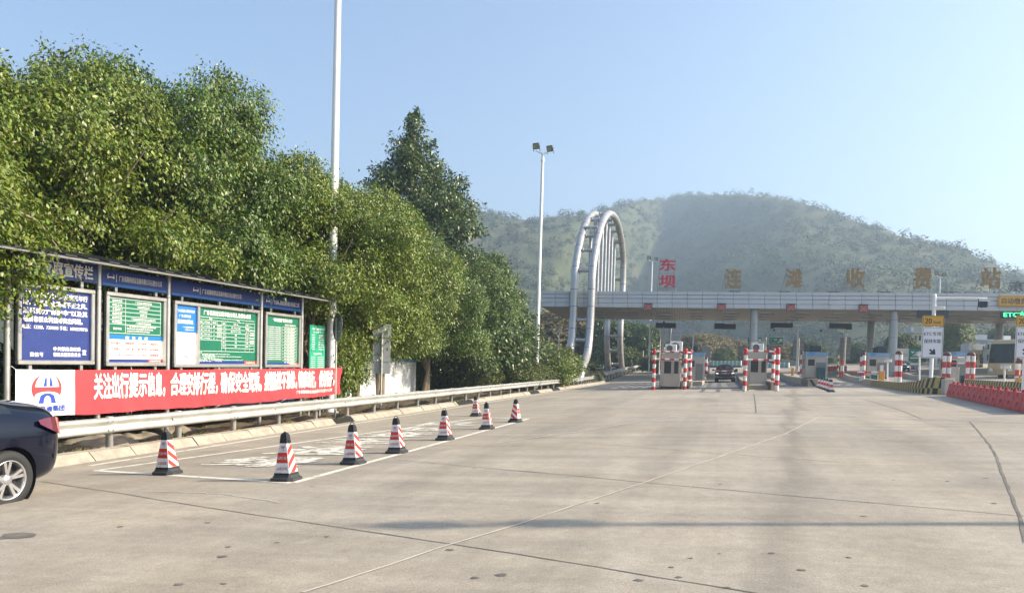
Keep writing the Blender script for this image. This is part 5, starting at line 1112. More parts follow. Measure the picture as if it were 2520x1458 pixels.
guard('red and white pipe frame around the booth left of the black car', -4.22, -2.18, 52.2, 57.5, 2.62, 'red and white pipe guard frames')
guard('red and white pipe frame around the booth right of the black car', f2[0]-.93, f2[0]+.86, 47.0, 52.6, 2.42, 'red and white pipe guard frames')
# islands
def island(label, x0, x1, y0, y1, h, group, chev=True):
    t = thing('traffic_island', label, 'traffic island', V((x0+x1)/2, y0, G((x0+x1)/2, y0)), group); n = 14; mb = MB(); vs = []
    for i in range(n+1):
        y = y0+(y1-y0)*i/n
        for x, z in ((x0, -.05), (x0, h-.05), (x0+.05, h), (x1-.05, h), (x1, h-.05), (x1, -.05)): vs.append((x, y, G(x, y)+z))
    mb.add(vs, [(i*6+j, (i+1)*6+j, (i+1)*6+j+1, i*6+j+1) for i in range(n) for j in range(5)]+[(0, 1, 2, 3, 4, 5)]); mb.build('kerb_body', 'island_concrete', t)
    if chev:
        mb = MB(); w_ = x1-x0; k = int(w_/.2)
        for i in range(-2, k+2):
            a = i*.36; pts = [(a, 0), (a+.18, 0), (a+.18-h*.55, h-.06), (a-h*.55, h-.06)]; pts = clip(clip(pts, -1, 0, -.02), 1, 0, w_-.02)
            if len(pts) > 2: mb.poly(pts, (x0, y0-.006, G(x0, y0)+.01), V(1, 0, GX), Z3, i % 2)
        for i in range(int(h/.3)+8):
            a = y0+.1+i*.5
            for xs, nx in ((x0-.006, -1), (x1+.006, 1)):
                mb.add([(xs, a, G(xs, a)+.02), (xs, a+.25, G(xs, a)+.02), (xs, a+.35, G(xs, a)+h-.07), (xs, a+.1, G(xs, a)+h-.07)], [(0, 1, 2, 3)], 1)
        mb.build('warning_stripes', ['stripe_yellow', 'stripe_black'], t)
    return t
IG = 'concrete islands under the toll booths'
def pair(label, x0, x1, y0, wd, y1): island(label+', left block', x0-.0, x0+wd, y0, y1, .55, IG); island(label+', right block', x1-wd, x1, y0, y1, .55, IG)
island('striped block left of the first booth foot', -4.0, -3.88+.02, 54.4, 58, .55, IG); island('striped block right of the first booth foot', -2.52, -1.95, 54.4, 60, .55, IG)
island('low concrete island running back behind the first booth', -3.85, -2.56, 56.0, 88, .3, IG, False); island('long low island under the hidden booth behind the first', -2.5, -1.25, 62, 92, .32, IG, False)
island('dark block left of the second booth foot', f2[0]-.75, f2[0]-.63, 48.5, 52, .5, IG); island('block right of the second booth foot', f2[0]+.64, f2[0]+.95, 48.4, 54, .5, IG); island('low concrete island running back behind the second booth', f2[0]-.6, f2[0]+.6, 50.5, 84, .28, IG, False)
island('yellow and black striped island nose before the third booth', i3[0]-.50, i3[0]+.78, Y3_, Y3_+26, .52, IG)
# cabinets, gate machines and bollards
def onY(px, py, Y): return atY(px, py, Y)
def stand_box(name, label, cat, px0, px1, py0, py1, Y, dep, mat, m2=None, group=None, extra=None):
    a, b = onY(px0, py1, Y), onY(px1, py0, Y); w_, h_ = abs(b[0]-a[0]), b[2]-a[2]; return crate(name, label, cat, V((a[0]+b[0])/2, Y+dep/2, (a[2]+b[2])/2), (w_, dep, h_), mat, m2, .025, extra, group)
stand_box('control_cabinet', 'dark green control cabinet leaning on the third booth', 'cabinet', 3155, 3191, 1417, 1474, Y3_+.6, .6, 'cabinet_green')
stand_box('gate_machine', 'small orange gate machine left of the third booth', 'gate machine', 3057, 3068, 1419, 1450, 72, .4, 'cabinet_orange', group='orange gate machines')
def gate_top(t, c, d): mb = MB(); mb.box(c+V(0, 0, d[2]/2+.2), (d[0]*.55, d[1]*.6, .4)); mb.build('head', 'camera_white', t)
gm = stand_box('gate_machine', 'large orange gate machine on the striped wall by the thick column', 'gate machine', 3396, 3418, 1432, 1471, 58, .45, 'cabinet_orange', None, 'orange gate machines', gate_top)
stand_box('gate_machine', 'orange gate machine at the right edge of the photo', 'gate machine', 3931, 3950, 1457, 1478, 52, .45, 'cabinet_orange', None, 'orange gate machines')
stand_box('waste_bin', 'green bin on the island left of the orange gate machine', 'bin', 3363, 3392, 1445, 1466, 61, .5, 'fence_green', 'cabinet_green')
stand_box('meter_cabinet', 'beige metal cabinet at the end of the striped wall, by the red barriers', 'cabinet', 3646, 3690, 1463, 1523, 38.9, .55, 'cabinet_grey', 'cabinet_grey')
stand_box('slim_post_cabinet', 'slim beige post box behind the beige cabinet', 'cabinet', 3696, 3708, 1418, 1490, 44, .25, 'cabinet_grey', 'cabinet_grey')
stand_box('control_cabinet', 'dark blue cabinet by the ringed bollards beyond the red barriers', 'cabinet', 3710, 3728, 1448, 1476, 54, .5, 'cabinet_green', 'led_off')
stand_box('traffic_cabinet', 'tall grey cabinet beyond the hidden booth, left of the black car', 'cabinet', 2707, 2744, 1338, 1450, 86, .5, 'sign_back', 'sign_back')
def boom(label, px0, px1, py, Y, group='red and white barrier booms', py1=None):
    a, b = atY(px0, py, Y), atY(px1, py1 or py, Y); t = thing('barrier_boom', label, 'barrier boom', a, group); mb = MB(); banded(mb, [a, b], .045, .45, 0, 1, 8); mb.build('arm', ['pipe_red', 'pipe_white'], t); mb = MB(); mb.box(b+V(.15, 0, 0), (.3, .2, .2)); mb.build('hinge', 'black_steel', t)
boom('barrier boom lying across the lane left of the orange gate machine', 3285, 3396, 1436.5, 58.6); boom('short barrier boom left of the third booth', 3080, 3112, 1436, 66); boom('barrier boom across the bonnet of the black car', 2768, 2836, 1432, 72.2); boom('upper barrier boom right of the speed sign', 3672, 3735, 1380, 62); boom('lower barrier boom right of the speed sign', 3672, 3735, 1402, 62)
def bollard(label, px, ptop, pbot, Y, group, r=.115, cap=True, seg=.36):
    b, tp = atY(px, pbot, Y), atY(px, ptop, Y); t = thing('pipe_bollard', label, 'bollard', b, group); mb = MB(); mb_ = V(tp[0], Y, b[2]); banded(mb, [V(b[0], Y, tp[2]-.25), V(b[0], Y, b[2])], r, seg, 1, 0, 12); mb.build('post', ['pipe_red', 'pipe_white'], t)
    mb = MB(); mb.tube([V(b[0], Y, tp[2]-.25), V(b[0], Y, tp[2]-.04), V(b[0], Y, tp[2])], [r, r, r*.6], 12); mb.build('cap', 'pipe_cap', t)
def hoop(label, px0, px1, ptop, pbot, Y, group, r=.125):
    a, b, tp = atY(px0, pbot, Y), atY(px1, pbot, Y), atY(px0, ptop, Y); t = thing('hoop_bollard', label, 'bollard', V((a[0]+b[0])/2, Y, a[2]), group); R_ = (b[0]-a[0])/2; zc = tp[2]-R_-r
    mb = MB()
    for x in (a[0], b[0]): banded(mb, [V(x, Y, zc), V(x, Y, a[2]-.1)], r, .40, 1, 0, 12)
    mb.build('legs', ['pipe_red', 'pipe_white'], t); mb = MB(); cx__ = (a[0]+b[0])/2; mb.tube([V(cx__-R_*math.cos(q), Y, zc+R_*math.sin(q)) for q in np.linspace(0, math.pi, 13)], r*1.03, 12); mb.build('arc', 'pipe_cap', t)
PG = 'single red and white pipe bollards'
bollard('pipe bollard at the left flank of the third booth', 3094, 1356, 1468, 62, PG); bollard('rear pipe bollard half hidden at the left flank of the third booth', 3106, 1374, 1440, 74, PG)
bollard('front pipe bollard left of the booth by the thick column', 3334, 1358, 1470, 60, PG); bollard('rear pipe bollard left of the booth by the thick column', 3325, 1364, 1472, 62, PG)
bollard('pipe bollard behind the first booth, beside the hidden blue headed booth', 2712, 1378, 1448, 72, PG); bollard('rearmost pipe bollard behind the first booth', 2727, 1376, 1446, 76, PG); bollard('low pipe bollard behind the hidden blue headed booth', 2732, 1385, 1440, 82, PG)
HG = 'red and white hoop bollards'
hoop('hoop bollard just right of the thick front column', 3460, 3475, 1354, 1476, 60, HG); hoop('hoop bollard just right of the near speed sign post', 3645, 3663, 1358, 1465, 58, HG); hoop('hoop bollard right of the slim beige post box', 3736, 3756, 1357, 1478, 58, HG); hoop('hoop bollard at the right edge below the second speed sign', 3926, 3948, 1386, 1480, 56, HG)
# red water barriers in the distance, striped posts
for i in range(6):
    q = atY(3198+i*9, 1449-i*.6, 96); t = thing('water_barrier', 'faded red water barrier in the far row beyond the third booth', 'water barrier', V(q[0], 96-i*.4, G(q[0], 96)), 'far row of faded red water barriers'); mb = MB(); z = G(q[0], 96); mb.prism([(-.14, 0), (.14, 0), (.09, .6), (-.09, .6)], V(q[0], 96-i*.4, z), norm(V(.5, -.8, 0)), Z3, norm(V(.8, .5, 0)), .5); mb.box((q[0]+.1, 96.1-i*.4, z+.64), (.1, .1, .1)); mb.build('shell', 'barrier_red', t)
p = atY(3236, 1442, 76); t = thing('striped_pole', 'black and yellow striped pole between the two camera poles', 'pole', p); mb = MB(); banded(mb, [p+Z3*1.7, p-Z3*.3], .07, .3, 0, 1); mb.tube([p+Z3*1.7, p+Z3*1.95], .03, 8, 1); mb.build('shaft', ['stripe_yellow', 'stripe_black'], t)
for px, lb in ((3248, 'left one of the two slim red and white posts beyond the striped pole'), (3255, 'right one of the two slim red and white posts beyond the striped pole')): p = atY(px, 1450, 74); t = thing('delineator_post', lb, 'post', p, 'slim red and white posts'); mb = MB(); banded(mb, [p+Z3*1.4, p-Z3*.1], .06, .5, 0, 1); mb.build('shaft', ['pipe_red', 'pipe_white'], t)
p = gp(3634, 1519); t = thing('delineator_post', 'short yellow topped delineator on the nose of the striped wall', 'post', p); mb = MB(); y_ = p[1]-.05; banded(mb, [V(p[0]-.05, y_, p[2]+.36), V(p[0]-.05, y_, p[2]+.02)], .06, .11, 0, 1); mb.tube([V(p[0]-.05, y_, p[2]+.36), V(p[0]-.05, y_, p[2]+.56)], .062, 10, 2); mb.build('shaft', ['pipe_red', 'pipe_white', 'cabinet_orange'], t)
# concrete side walls with warning stripes
def striped_wall(label, pts, group, thick=.3):
    t = thing('lane_wall', label, 'wall', V(pts[0][0], pts[0][1], G(*pts[0][:2])), group); P = []
    for (a, b) in zip(pts[:-1], pts[1:]):
        n = max(1, int(np.linalg.norm(V(b[0]-a[0], b[1]-a[1], 0))/.22)); P += [tuple(np.array(a)+(np.array(b)-np.array(a))*k/n) for k in range(n)]
    P.append(pts[-1]); mb = MB(); vs = []
    for i, (x, y, h) in enumerate(P):
        a, b = P[max(i-1, 0)], P[min(i+1, len(P)-1)]; d = norm(V(b[0]-a[0], b[1]-a[1], 0)); n = V(-d[1], d[0], 0); g = G(x, y); lean = .18
        vs += [V(x, y, g-.05), V(x, y, g+h*.35)+n*.03, V(x, y, g+h*.93)+n*lean*h, V(x, y, g+h)+n*(lean*h+.04), V(x, y, g+h)+n*(thick+.1), V(x, y, g-.05)+n*(thick+.14)]
    fs, ms = [], []
    for i in range(len(P)-1):
        c = (i//1) % 2
        for j in range(5): fs.append((i*6+j, i*6+j+1, (i+1)*6+j+1, (i+1)*6+j)); ms.append((((i//1)+(1 if j == 0 else 0)) % 2) if j < 3 and P[i][1] < 56 else 2)
    fs.append(tuple(range(len(vs)-6, len(vs)))); ms.append(0)
    k = 0
    mb.v = [tuple(v) for v in vs]; mb.f = fs; mb.m = ms; mb.sm = [False]*len(fs)
    mb.build('body', ['stripe_yellow', 'stripe_black', 'island_concrete'], t); return t
wall_pts = [(12.25, 92, .42), (10.9, 72, .42), (9.75, 56, .40), (9.5, 50, .42), (9.38, 45, .46), (9.40, 42.6, .56), (9.5, 41.2, .74), (9.72, 40.2, .82), (10.05, 39.65, .80), (10.45, 39.6, .74)]
striped_wall('curving low wall with black and yellow stripes left of the red barriers', wall_pts, 'striped side walls')
striped_wall('second striped low wall behind the red barriers', [(x+5.0, y-2.0+ (0 if y > 50 else -1), h) for x, y, h in wall_pts], 'striped side walls')
# row of water filled barriers
a, b = V(9.92, 37.9, 0), V(8.62, 24.6, 0); n = 13; un = (b-a)/n; ul = np.linalg.norm(un); d = un/ul; nn = V(-d[1], d[0], 0)*-1   # nn points to the road side (left)
def water_barrier(label, c):
    t = thing('water_barrier', label, 'water barrier', V(c[0], c[1], G(*c[:2])), 'red water filled barriers along the right lane'); hl = ul/2-.012; g = G(*c[:2]); S_ = norm(V(d[0], d[1], GX*d[0]+GY*d[1])); H = .56
    O = V(c[0], c[1], g); rd = V(nn[0], nn[1], 0); mb = MB()
    def pt(s, w_, z): return O+S_*s+rd*w_+Z3*z
    # the road face is a grid with pockets pressed into it
    NS, NZ = 15, 17; grid = []
    def wd(z): return .19 if z < .10 else .19-.10*(z-.10)/(H-.10)
    for j in range(NZ):
        z = H*j/(NZ-1)
        for i in range(NS):
            s = -hl+2*hl*i/(NS-1); w_ = wd(z)
            for ps, pz, pr, pd in ((-.12, .45, .085, .10), (.15, .20, .10, .08)):
                q = max(abs((s-ps)/pr), abs((z-pz)/(pr*.62))); w_ -= pd*max(0, min(1, (1.25-q)/.45))
            if .30 < z < .36: w_ -= .012
            if i in (0, NS-1): w_ -= .02
            grid.append(pt(s, w_, z))
    mb.add(grid, [(j*NS+i, j*NS+i+1, (j+1)*NS+i+1, (j+1)*NS+i) for j in range(NZ-1) for i in range(NS-1)], 0, True)
    back = [pt(s, w_, z) for s in (-hl, hl) for w_, z in ((.17, 0), (.17, .10), (.07, H), (-.08, H), (-.17, .10), (-.17, 0))]
    mb.add(back, [(2, 3, 9, 8), (3, 4, 10, 9), (4, 5, 11, 10), (5, 0, 6, 11), (0, 1, 2, 3, 4, 5)[::-1], (6, 7, 8, 9, 10, 11)]); mb.build('shell', 'barrier_red', t)
    mb = MB(); mb.cyl(pt(.1, 0, H-.01), pt(.1, 0, H+.07), .06, n=12); mb.cyl(pt(.1, 0, H+.05), pt(.1, 0, H+.085), .045, n=12); mb.build('filler_cap', 'barrier_red_deep', t)
WL = ['end water barrier touching the beige cabinet', 'second water barrier from the beige cabinet', 'third water barrier from the beige cabinet', 'fourth water barrier from the beige cabinet', 'fifth water barrier from the beige cabinet', 'sixth water barrier from the beige cabinet', 'seventh water barrier from the beige cabinet', 'eighth water barrier from the beige cabinet', 'ninth water barrier from the beige cabinet', 'tenth water barrier from the beige cabinet', 'eleventh water barrier from the beige cabinet, near the photo edge', 'twelfth water barrier from the beige cabinet, at the photo edge', 'water barrier just outside the right edge of the photo']
for i in range(n): water_barrier(WL[i], a+un*(i+.5))
# ================================================================== traffic signs on poles
def speed_sign(label, Y, px, group, arm=True):
    k0 = lambda x, y: atY(px+(x-3600), y, Y); t = thing('speed_sign', label, 'traffic sign', k0(3600, 1500), group); c0 = k0(3598, 1465); tp = k0(3609, 1141)
    g = G(c0[0], Y); mb = MB(); X_ = k0(3603, 1300)[0]; mb.tube([V(X_, Y, g-.1), V(X_, Y, tp[2])], .085, 16); mb.sphere((X_, Y, tp[2]), .09, 0, 10); mb.build('pole', 'pole_white', t)
    def panel(x0, y0, x1, y1, mat):
        a, b = k0(x0, y1), k0(x1, y0); w_, h_ = b[0]-a[0], b[2]-a[2]; c = V((a[0]+b[0])/2, Y-.14, (a[2]+b[2])/2); mb = MB(); q = .05
        pts = [(-w_/2+q, -h_/2), (w_/2-q, -h_/2), (w_/2, -h_/2+q), (w_/2, h_/2-q), (w_/2-q, h_/2), (-w_/2+q, h_/2), (-w_/2, h_/2-q), (-w_/2, -h_/2+q)]
        mb.prism(pts, c+V(0, .03, 0), X3, Z3, -Y3, .03); p = mb.build('panel', mat, t); mb = MB(); i_ = .035
        for dx, dz, ww, hh in ((0, h_/2-i_, w_-.12, .016), (0, -h_/2+i_, w_-.12, .016), (-w_/2+i_, 0, .016, h_-.12), (w_/2-i_, 0, .016, h_-.12)): mb.box(c+V(dx, -.003, dz), (ww, .006, hh))
        return p, mb, c, w_, h_
    p, mb, c, w_, h_ = panel(3559, 1219, 3645, 1260, 'sign_yellow'); F_ = V(0, -.006, 0); mb.text('20', c+F_+V(-w_*.37, 0, -h_*.26), X3, Z3, w_*.30, h_*.5, 0, .02); mb.text('Km/h', c+F_+V(0.02, 0, -h_*.26), X3, Z3, w_*.33, h_*.27, 0, .012); mb.build('lettering', 'sign_black', p)
    p, mb, c, w_, h_ = panel(3555, 1263, 3643, 1382, 'sign_white'); mb.text('ETC专用', c+F_+V(-w_*.40, 0, h_*.215), X3, Z3, w_*.78, h_*.13, 0, .015); mb.text('保持车距', c+F_+V(-w_*.40, 0, -h_*.02), X3, Z3, w_*.80, h_*.135, 0, .015); mb.build('lettering', 'sign_black', p)
    mb = MB(); u_ = norm(V(.74, 0, -.67)); v2 = V(u_[2], 0, -u_[0]); s = .36; mb.poly([(-1.0*s/2, -.22*s/2), (-.15*s/2, -.22*s/2), (-.45*s/2, -.85*s/2), (.0, -.85*s/2), (1.0*s/2, 0), (0, .85*s/2), (-.45*s/2, .85*s/2), (-.15*s/2, .22*s/2), (-1.0*s/2, .22*s/2)], c+F_+V(.02, 0, -h_*.30), u_, v2); mb.build('arrow', 'sign_black', p)
    mb = MB()
    for z in (c[2]+.6, c[2]-.6): mb.box((X_, Y-.08, z), (.35, .06, .05))
    mb.build('clamps', 'galvanised_post', t)
    if arm:
        e = k0(3813, 1151); z = k0(3620, 1150)[2]; mb = MB(); mb.tube([V(X_, Y, z), V(e[0], Y, z)], [.05, .04], 10); mb.build('arm', 'pole_white', t)
        q = k0(3797, 1176); mb = MB(); mb.box(q, (.36, .28, .26), 0, None, .03); mb.tube([q+V(-.2, 0, .2), V(q[0]-.2, Y, z)], .02, 6); mb.tube([q+V(-.2, 0, .2), q+V(-.22, 0, -.25), q+V(-.1, 0, -.3)], .014, 6); cm = mb.build('antenna_box', 'led_off', t)
        mb = MB(); mb.box(q+V(.04, -.04, .15), (.42, .4, .03)); mb.build('hood', 'camera_white', cm)
        q = k0(3630, 1188); mb = MB(); mb.box(q, (.42, .2, .16), 0, None, .02); mb.cyl(q+V(0, -.1, 0), q+V(0, -.13, 0), .03, n=8); mb.build('camera', 'camera_white', t)
speed_sign('near speed and ETC lane sign with camera arm, fully in view', 41, 3600, 'speed and ETC lane signs'); speed_sign('second speed and ETC lane sign cut by the right edge of the photo', 40.4, 3960, 'speed and ETC lane signs')
def cam_pole(label, px, ptop, Y, px_arm, py_arm, group):
    tp = atY(px, ptop, Y); b = V(tp[0], Y, G(tp[0], Y)); t = thing('camera_pole', label, 'camera pole', b, group); mb = MB(); mb.tube([b-Z3*.1, V(b[0], Y, tp[2])], .09, 10); e = atY(px_arm, py_arm, Y); mb.tube([V(b[0], Y, e[2]), e], .035, 8); mb.tube([V(b[0], Y, e[2]-.75), V(b[0]+(e[0]-b[0])*.25, Y, e[2])], .02, 6); mb.build('pole', 'pole_white', t)
    mb = MB(); mb.sphere(e+V(0, 0, -.22), (.11, .11, .13), 0, 10); mb.cyl(e, e-Z3*.15, .03, n=6); mb.build('camera', 'black_steel', t)
CGP = 'slim poles with a traffic camera arm'
cam_pole('camera pole rising from the first booth', 2681, 1228, 86, 2565, 1236, CGP); cam_pole('camera pole left of the third booth', 3083, 1262, 86, 2990, 1266, CGP); cam_pole('camera pole behind the red white posts right of the third booth', 3265, 1270, 88, 3172, 1268, CGP); cam_pole('camera pole at the second booth, hidden by the front column', 2904, 1240, 86, 2800, 1249, CGP)
def cctv(label, px, pt, pb_, Y, group):
    a, b = atY(px, pb_, Y), atY(px, pt, Y); t = thing('lane_camera', label, 'camera', a, group); mb = MB(); mb.tube([a-Z3*.2, b], .045, 8); mb.build('post', 'pole_white', t); mb = MB(); mb.box(b+V(.02, -.1, .08), (.34, .55, .2), 0, None, .03); mb.box(b+V(.02, -.12, .2), (.4, .6, .03)); mb.build('camera', 'camera_white', t)
cctv('lane camera on a short post before the thick column', 3428, 1397, 1470, 56, 'lane cameras on short posts'); cctv('lane camera on a short post left of the near speed sign', 3552, 1372, 1474, 52, 'lane cameras on short posts'); cctv('lane camera on a short post before the bus', 3880, 1422, 1488, 46, 'lane cameras on short posts')
def sign_back(label, x0, y0, x1, y1, Y, group):
    a, b = atY(x0, y1, Y), atY(x1, y0, Y); w_, h_ = b[0]-a[0], b[2]-a[2]; c = (a+b)/2; t = thing('rear_facing_sign', label, 'sign', V(c[0], Y, G(c[0], Y)), group); mb = MB(); mb.box((c[0], Y, c[2]), (w_, .06, h_)); mb.build('panel', 'sign_back', t)
    mb = MB(); n = max(3, int(h_/.45))
    for k in range(n): mb.box((c[0], Y-.06, a[2]+h_*(k+.5)/n), (w_*.94, .07, .06))
    mb.build('ribs', 'wall_grey', t); mb = MB(); mb.tube([V(c[0], Y-.15, G(c[0], Y)), V(c[0], Y-.15, b[2])], .10, 10); mb.build('post', 'galvanised_post', t)
SB = 'road signs seen from behind beyond the canopy'
sign_back('large ribbed sign back above the first booth', 2553, 1269, 2630, 1318, 108, SB); sign_back('tall ribbed sign back left of the third booth', 3062, 1306, 3106, 1388, 100, SB); sign_back('tall ribbed sign back right of the third booth', 3240, 1302, 3287, 1388, 100, SB); sign_back('plain grey sign back below the billboard', 3517, 1410, 3546, 1448, 88, SB)
def green_sign(label, x0, y0, x1, y1, Y, group):
    a, b = atY(x0, y1, Y), atY(x1, y0, Y); w_, h_ = b[0]-a[0], b[2]-a[2]; c = (a+b)/2; t = thing('direction_sign', label, 'direction sign', V(c[0], Y, c[2]), group); mb = MB(); mb.box((c[0], Y, c[2]), (w_, .06, h_), 0, None, .02); p = mb.build('panel', 'sign_green', t); mb = MB(); f_ = Y-.034
    for dx, dz, ww, hh in ((0, h_/2-.04, w_, .05), (0, -h_/2+.04, w_, .05), (-w_/2+.04, 0, .05, h_), (w_/2-.04, 0, .05, h_)): mb.box((c[0]+dx, f_, c[2]+dz), (ww-.04, .008, hh))
    mb.text('广州', (a[0]+w_*.10, f_-.004, a[2]+h_*.45), X3, Z3, w_*.44, h_*.36, 0, .02); mb.text('Guangzhou', (a[0]+w_*.10, f_-.004, a[2]+h_*.17), X3, Z3, w_*.42, h_*.17, 0, .01)
    u_ = norm(V(1, 0, .95)); v2 = V(-u_[2], 0, u_[0]); s = h_*.30; mb.poly([(-1.3*s, -.22*s), (.2*s, -.22*s), (-.15*s, -.75*s), (.35*s, -.75*s), (1.2*s, 0), (.35*s, .75*s), (-.15*s, .75*s), (.2*s, .22*s), (-1.3*s, .22*s)], (a[0]+w_*.77, f_-.004, c[2]), u_, v2); mb.build('lettering', 'sign_white', p)
green_sign('green direction sign with white arrow right of the front column', 2971, 1300, 3027, 1331, 100, 'green direction signs'); green_sign('green direction sign half hidden behind the front column', 2888, 1300, 2945, 1331, 100, 'green direction signs')
tp = atY(2958, 1302, 100.4); t = thing('sign_post', 'grey post with crossbars between the two green direction signs', 'post', V(tp[0], 100.4, G(tp[0], 100.4))); mb = MB(); mb.tube([V(tp[0], 100.4, G(tp[0], 100.4)), tp], .13, 12); mb.build('pole', 'galvanised_post', t); mb = MB()
for py in (1309, 1326): a, b = atY(2900, py, 100.4), atY(3015, py, 100.4); mb.box((a+b)/2, (b[0]-a[0], .1, .12))
mb.build('crossbars', 'galvanised_post', t)
# billboard
a, b = atY(3457, 1392, 104), atY(3562, 1346, 104); t = thing('billboard', 'wide white and green roadside billboard right of the thick front column', 'billboard', V(a[0], 104, G(a[0], 104))); w_, h_ = b[0]-a[0], b[2]-a[2]
mb = MB(); mb.box(((a[0]+b[0])/2, 104, (a[2]+b[2])/2), (w_, .2, h_)); bp_ = mb.build('panel', 'wall_white', t); mb = MB(); mb.box((a[0]+w_*.75, 103.88, (a[2]+b[2])/2), (w_*.5, .05, h_)); mb.box((a[0]+w_*.5, 103.9, a[2]-h_*.24), (w_, .1, h_*.26)); mb.build('green_field', 'sign_green', bp_)
mb = MB(); f_ = 103.85
for k in range(6): mb.box((a[0]+w_*(.66+.05*k), f_, a[2]+h_*(.45+.035*k)), (w_*.03, .02, h_*(.1+.07*k)))
mb.poly([(0, .25), (.5, .25), (.25, 0)], (a[0]+w_*.56, f_, a[2]+h_*.6), X3, Z3); mb.box((a[0]+w_*.75, f_, a[2]+h_*.25), (w_*.38, .02, h_*.1)); mb.box((a[0]+w_*.72, 103.84, a[2]-h_*.24), (w_*.5, .02, h_*.18)); mb.build('print', 'sign_white', bp_)
mb = MB(); mb.box((a[0]+w_*.34, 103.88, a[2]+h_*.54), (w_*.25, .02, h_*.06)); mb.box((a[0]+w_*.34, 103.88, a[2]+h_*.40), (w_*.25, .02, h_*.05)); mb.build('print_lines', 'map_print', bp_)
mb = MB()
for f in (.1, .5, .9): mb.tube([V(a[0]+w_*f, 104.2, G(a[0], 104)), V(a[0]+w_*f, 104.2, b[2])], .12, 8)
mb.build('posts', 'galvanised_post', t)
# ================================================================== beyond the plaza
def screen(label, px0, px1, ptop, pbot, Y0, Y1):
    a, b = atY(px0, pbot, Y0), atY(px1, pbot, Y1); at_ = atY(px0, ptop, Y0); h_ = at_[2]-a[2]; t = thing('sound_screen', label, 'fence', a, 'green ribbed screens beyond the lanes'); n = int(np.linalg.norm(b-a)/.55); mb = MB(); d_ = norm(b-a); nn_ = norm(np.cross(d_, Z3))
    mb.box((a+b)/2+Z3*h_/2, (np.linalg.norm(b-a), .06, h_), 0, (d_, nn_, np.cross(nn_, d_)*-1 if np.cross(nn_, d_)[2] < 0 else np.cross(nn_, d_))); mb.build('panel', 'fence_green', t); mb = MB()
    for k in range(n+1): p = a+(b-a)*k/n; mb.box(p+Z3*h_/2, (.14, .22, h_+.05), 0, (d_, nn_, Z3))
    mb.build('ribs', 'fence_pale', t); mb = MB(); mb.box((a+b)/2+Z3*-.55+nn_*.0, (np.linalg.norm(b-a)+.4, .4, 1.1), 0, (d_, nn_, Z3)); mb.build('base', 'jersey', t)
screen('pale green ribbed screen behind the black car', 2742, 2862, 1393, 1411, 118, 116); screen('pale green ribbed screen right of the second booth', 2968, 3046, 1400, 1419, 112, 110)
def house(label, x0, x1, ytop, ybot, Y, dep, mat, roofm, wins, group='houses beyond the plaza', flat=True):
    a, b = atY(x0, ybot, Y), atY(x1, ytop, Y); w_, h_ = b[0]-a[0], b[2]-a[2]+1.5; z0 = a[2]-1.5; t = thing('house', label, 'house', V((a[0]+b[0])/2, Y, z0), group); mb = MB(); mb.box(((a[0]+b[0])/2, Y+dep/2, z0+h_/2), (w_, dep, h_)); mb.build('wall', mat, t)
    mb = MB(); mb.box(((a[0]+b[0])/2, Y+dep/2, z0+h_+.1), (w_+.5, dep+.5, .2)); mb.box((a[0]+w_*.3, Y+dep/2, z0+h_+.6), (w_*.25, dep*.4, 1.0)); mb.build('roof', roofm, t)
    nx, nz = wins
    for i in range(nx):
        for j in range(nz):
            mb = MB(); mb.box((a[0]+w_*(i+.5)/nx, Y-.02, z0+1.5+(h_-1.5)*(j+.5)/nz), (min(1.3, w_/nx*.5), .1, min(1.4, (h_-1.5)/nz*.5))); mb.build('window', 'window_dark', t)
house('cream house with dark windows left of the bus', 3756, 3800, 1358, 1440, 100, 8, 'wall_cream', 'wall_grey', (2, 2)); house('white walled house with pale roof behind the cream house', 3720, 3796, 1334, 1400, 112, 9, 'wall_white', 'wall_white', (3, 1)); house('long grey flat house behind the bus', 3744, 3960, 1317, 1400, 135, 10, 'wall_grey', 'wall_grey', (7, 2)); house('pale house hidden behind the layered tree by the speed sign', 3525, 3562, 1286, 1400, 130, 9, 'wall_cream', 'wall_grey', (2, 3)); house('low white house at the right edge behind the bus', 3880, 3990, 1322, 1400, 128, 9, 'wall_white', 'wall_white', (3, 1))
house('low bright shed under the arch trees left of the first booth', 2513, 2545, 1322, 1380, 128, 6, 'wall_white', 'wall_grey', (1, 1)); house('grey roadside shed seen between the white poles behind the first booth', 2480, 2560, 1345, 1400, 122, 5, 'wall_grey', 'wall_grey', (3, 1))
mb = MB(); vs = []
for k in range(15):
    px = 3020+k*14; p = atY(px, 1383+k*2.6, 125-k*1.2); vs += [p, V(p[0], p[1], G(p[0], p[1])-.5)]
mb.add(vs, [(2*k, 2*k+1, 2*k+3, 2*k+2) for k in range(14)]); mb.add([v+V(.0, .4, 0) for v in vs], [(2*k, 2*k+2, 2*k+3, 2*k+1) for k in range(14)]); mb.add(vs[::2]+[v+V(0, .4, 0) for v in vs[::2]], [(k, k+1, 16+k, 15+k) for k in range(14)])
tag(mb.build('retaining_wall', 'island_concrete'), 'pale curving retaining wall of the exit ramp left of the third booth', 'wall')
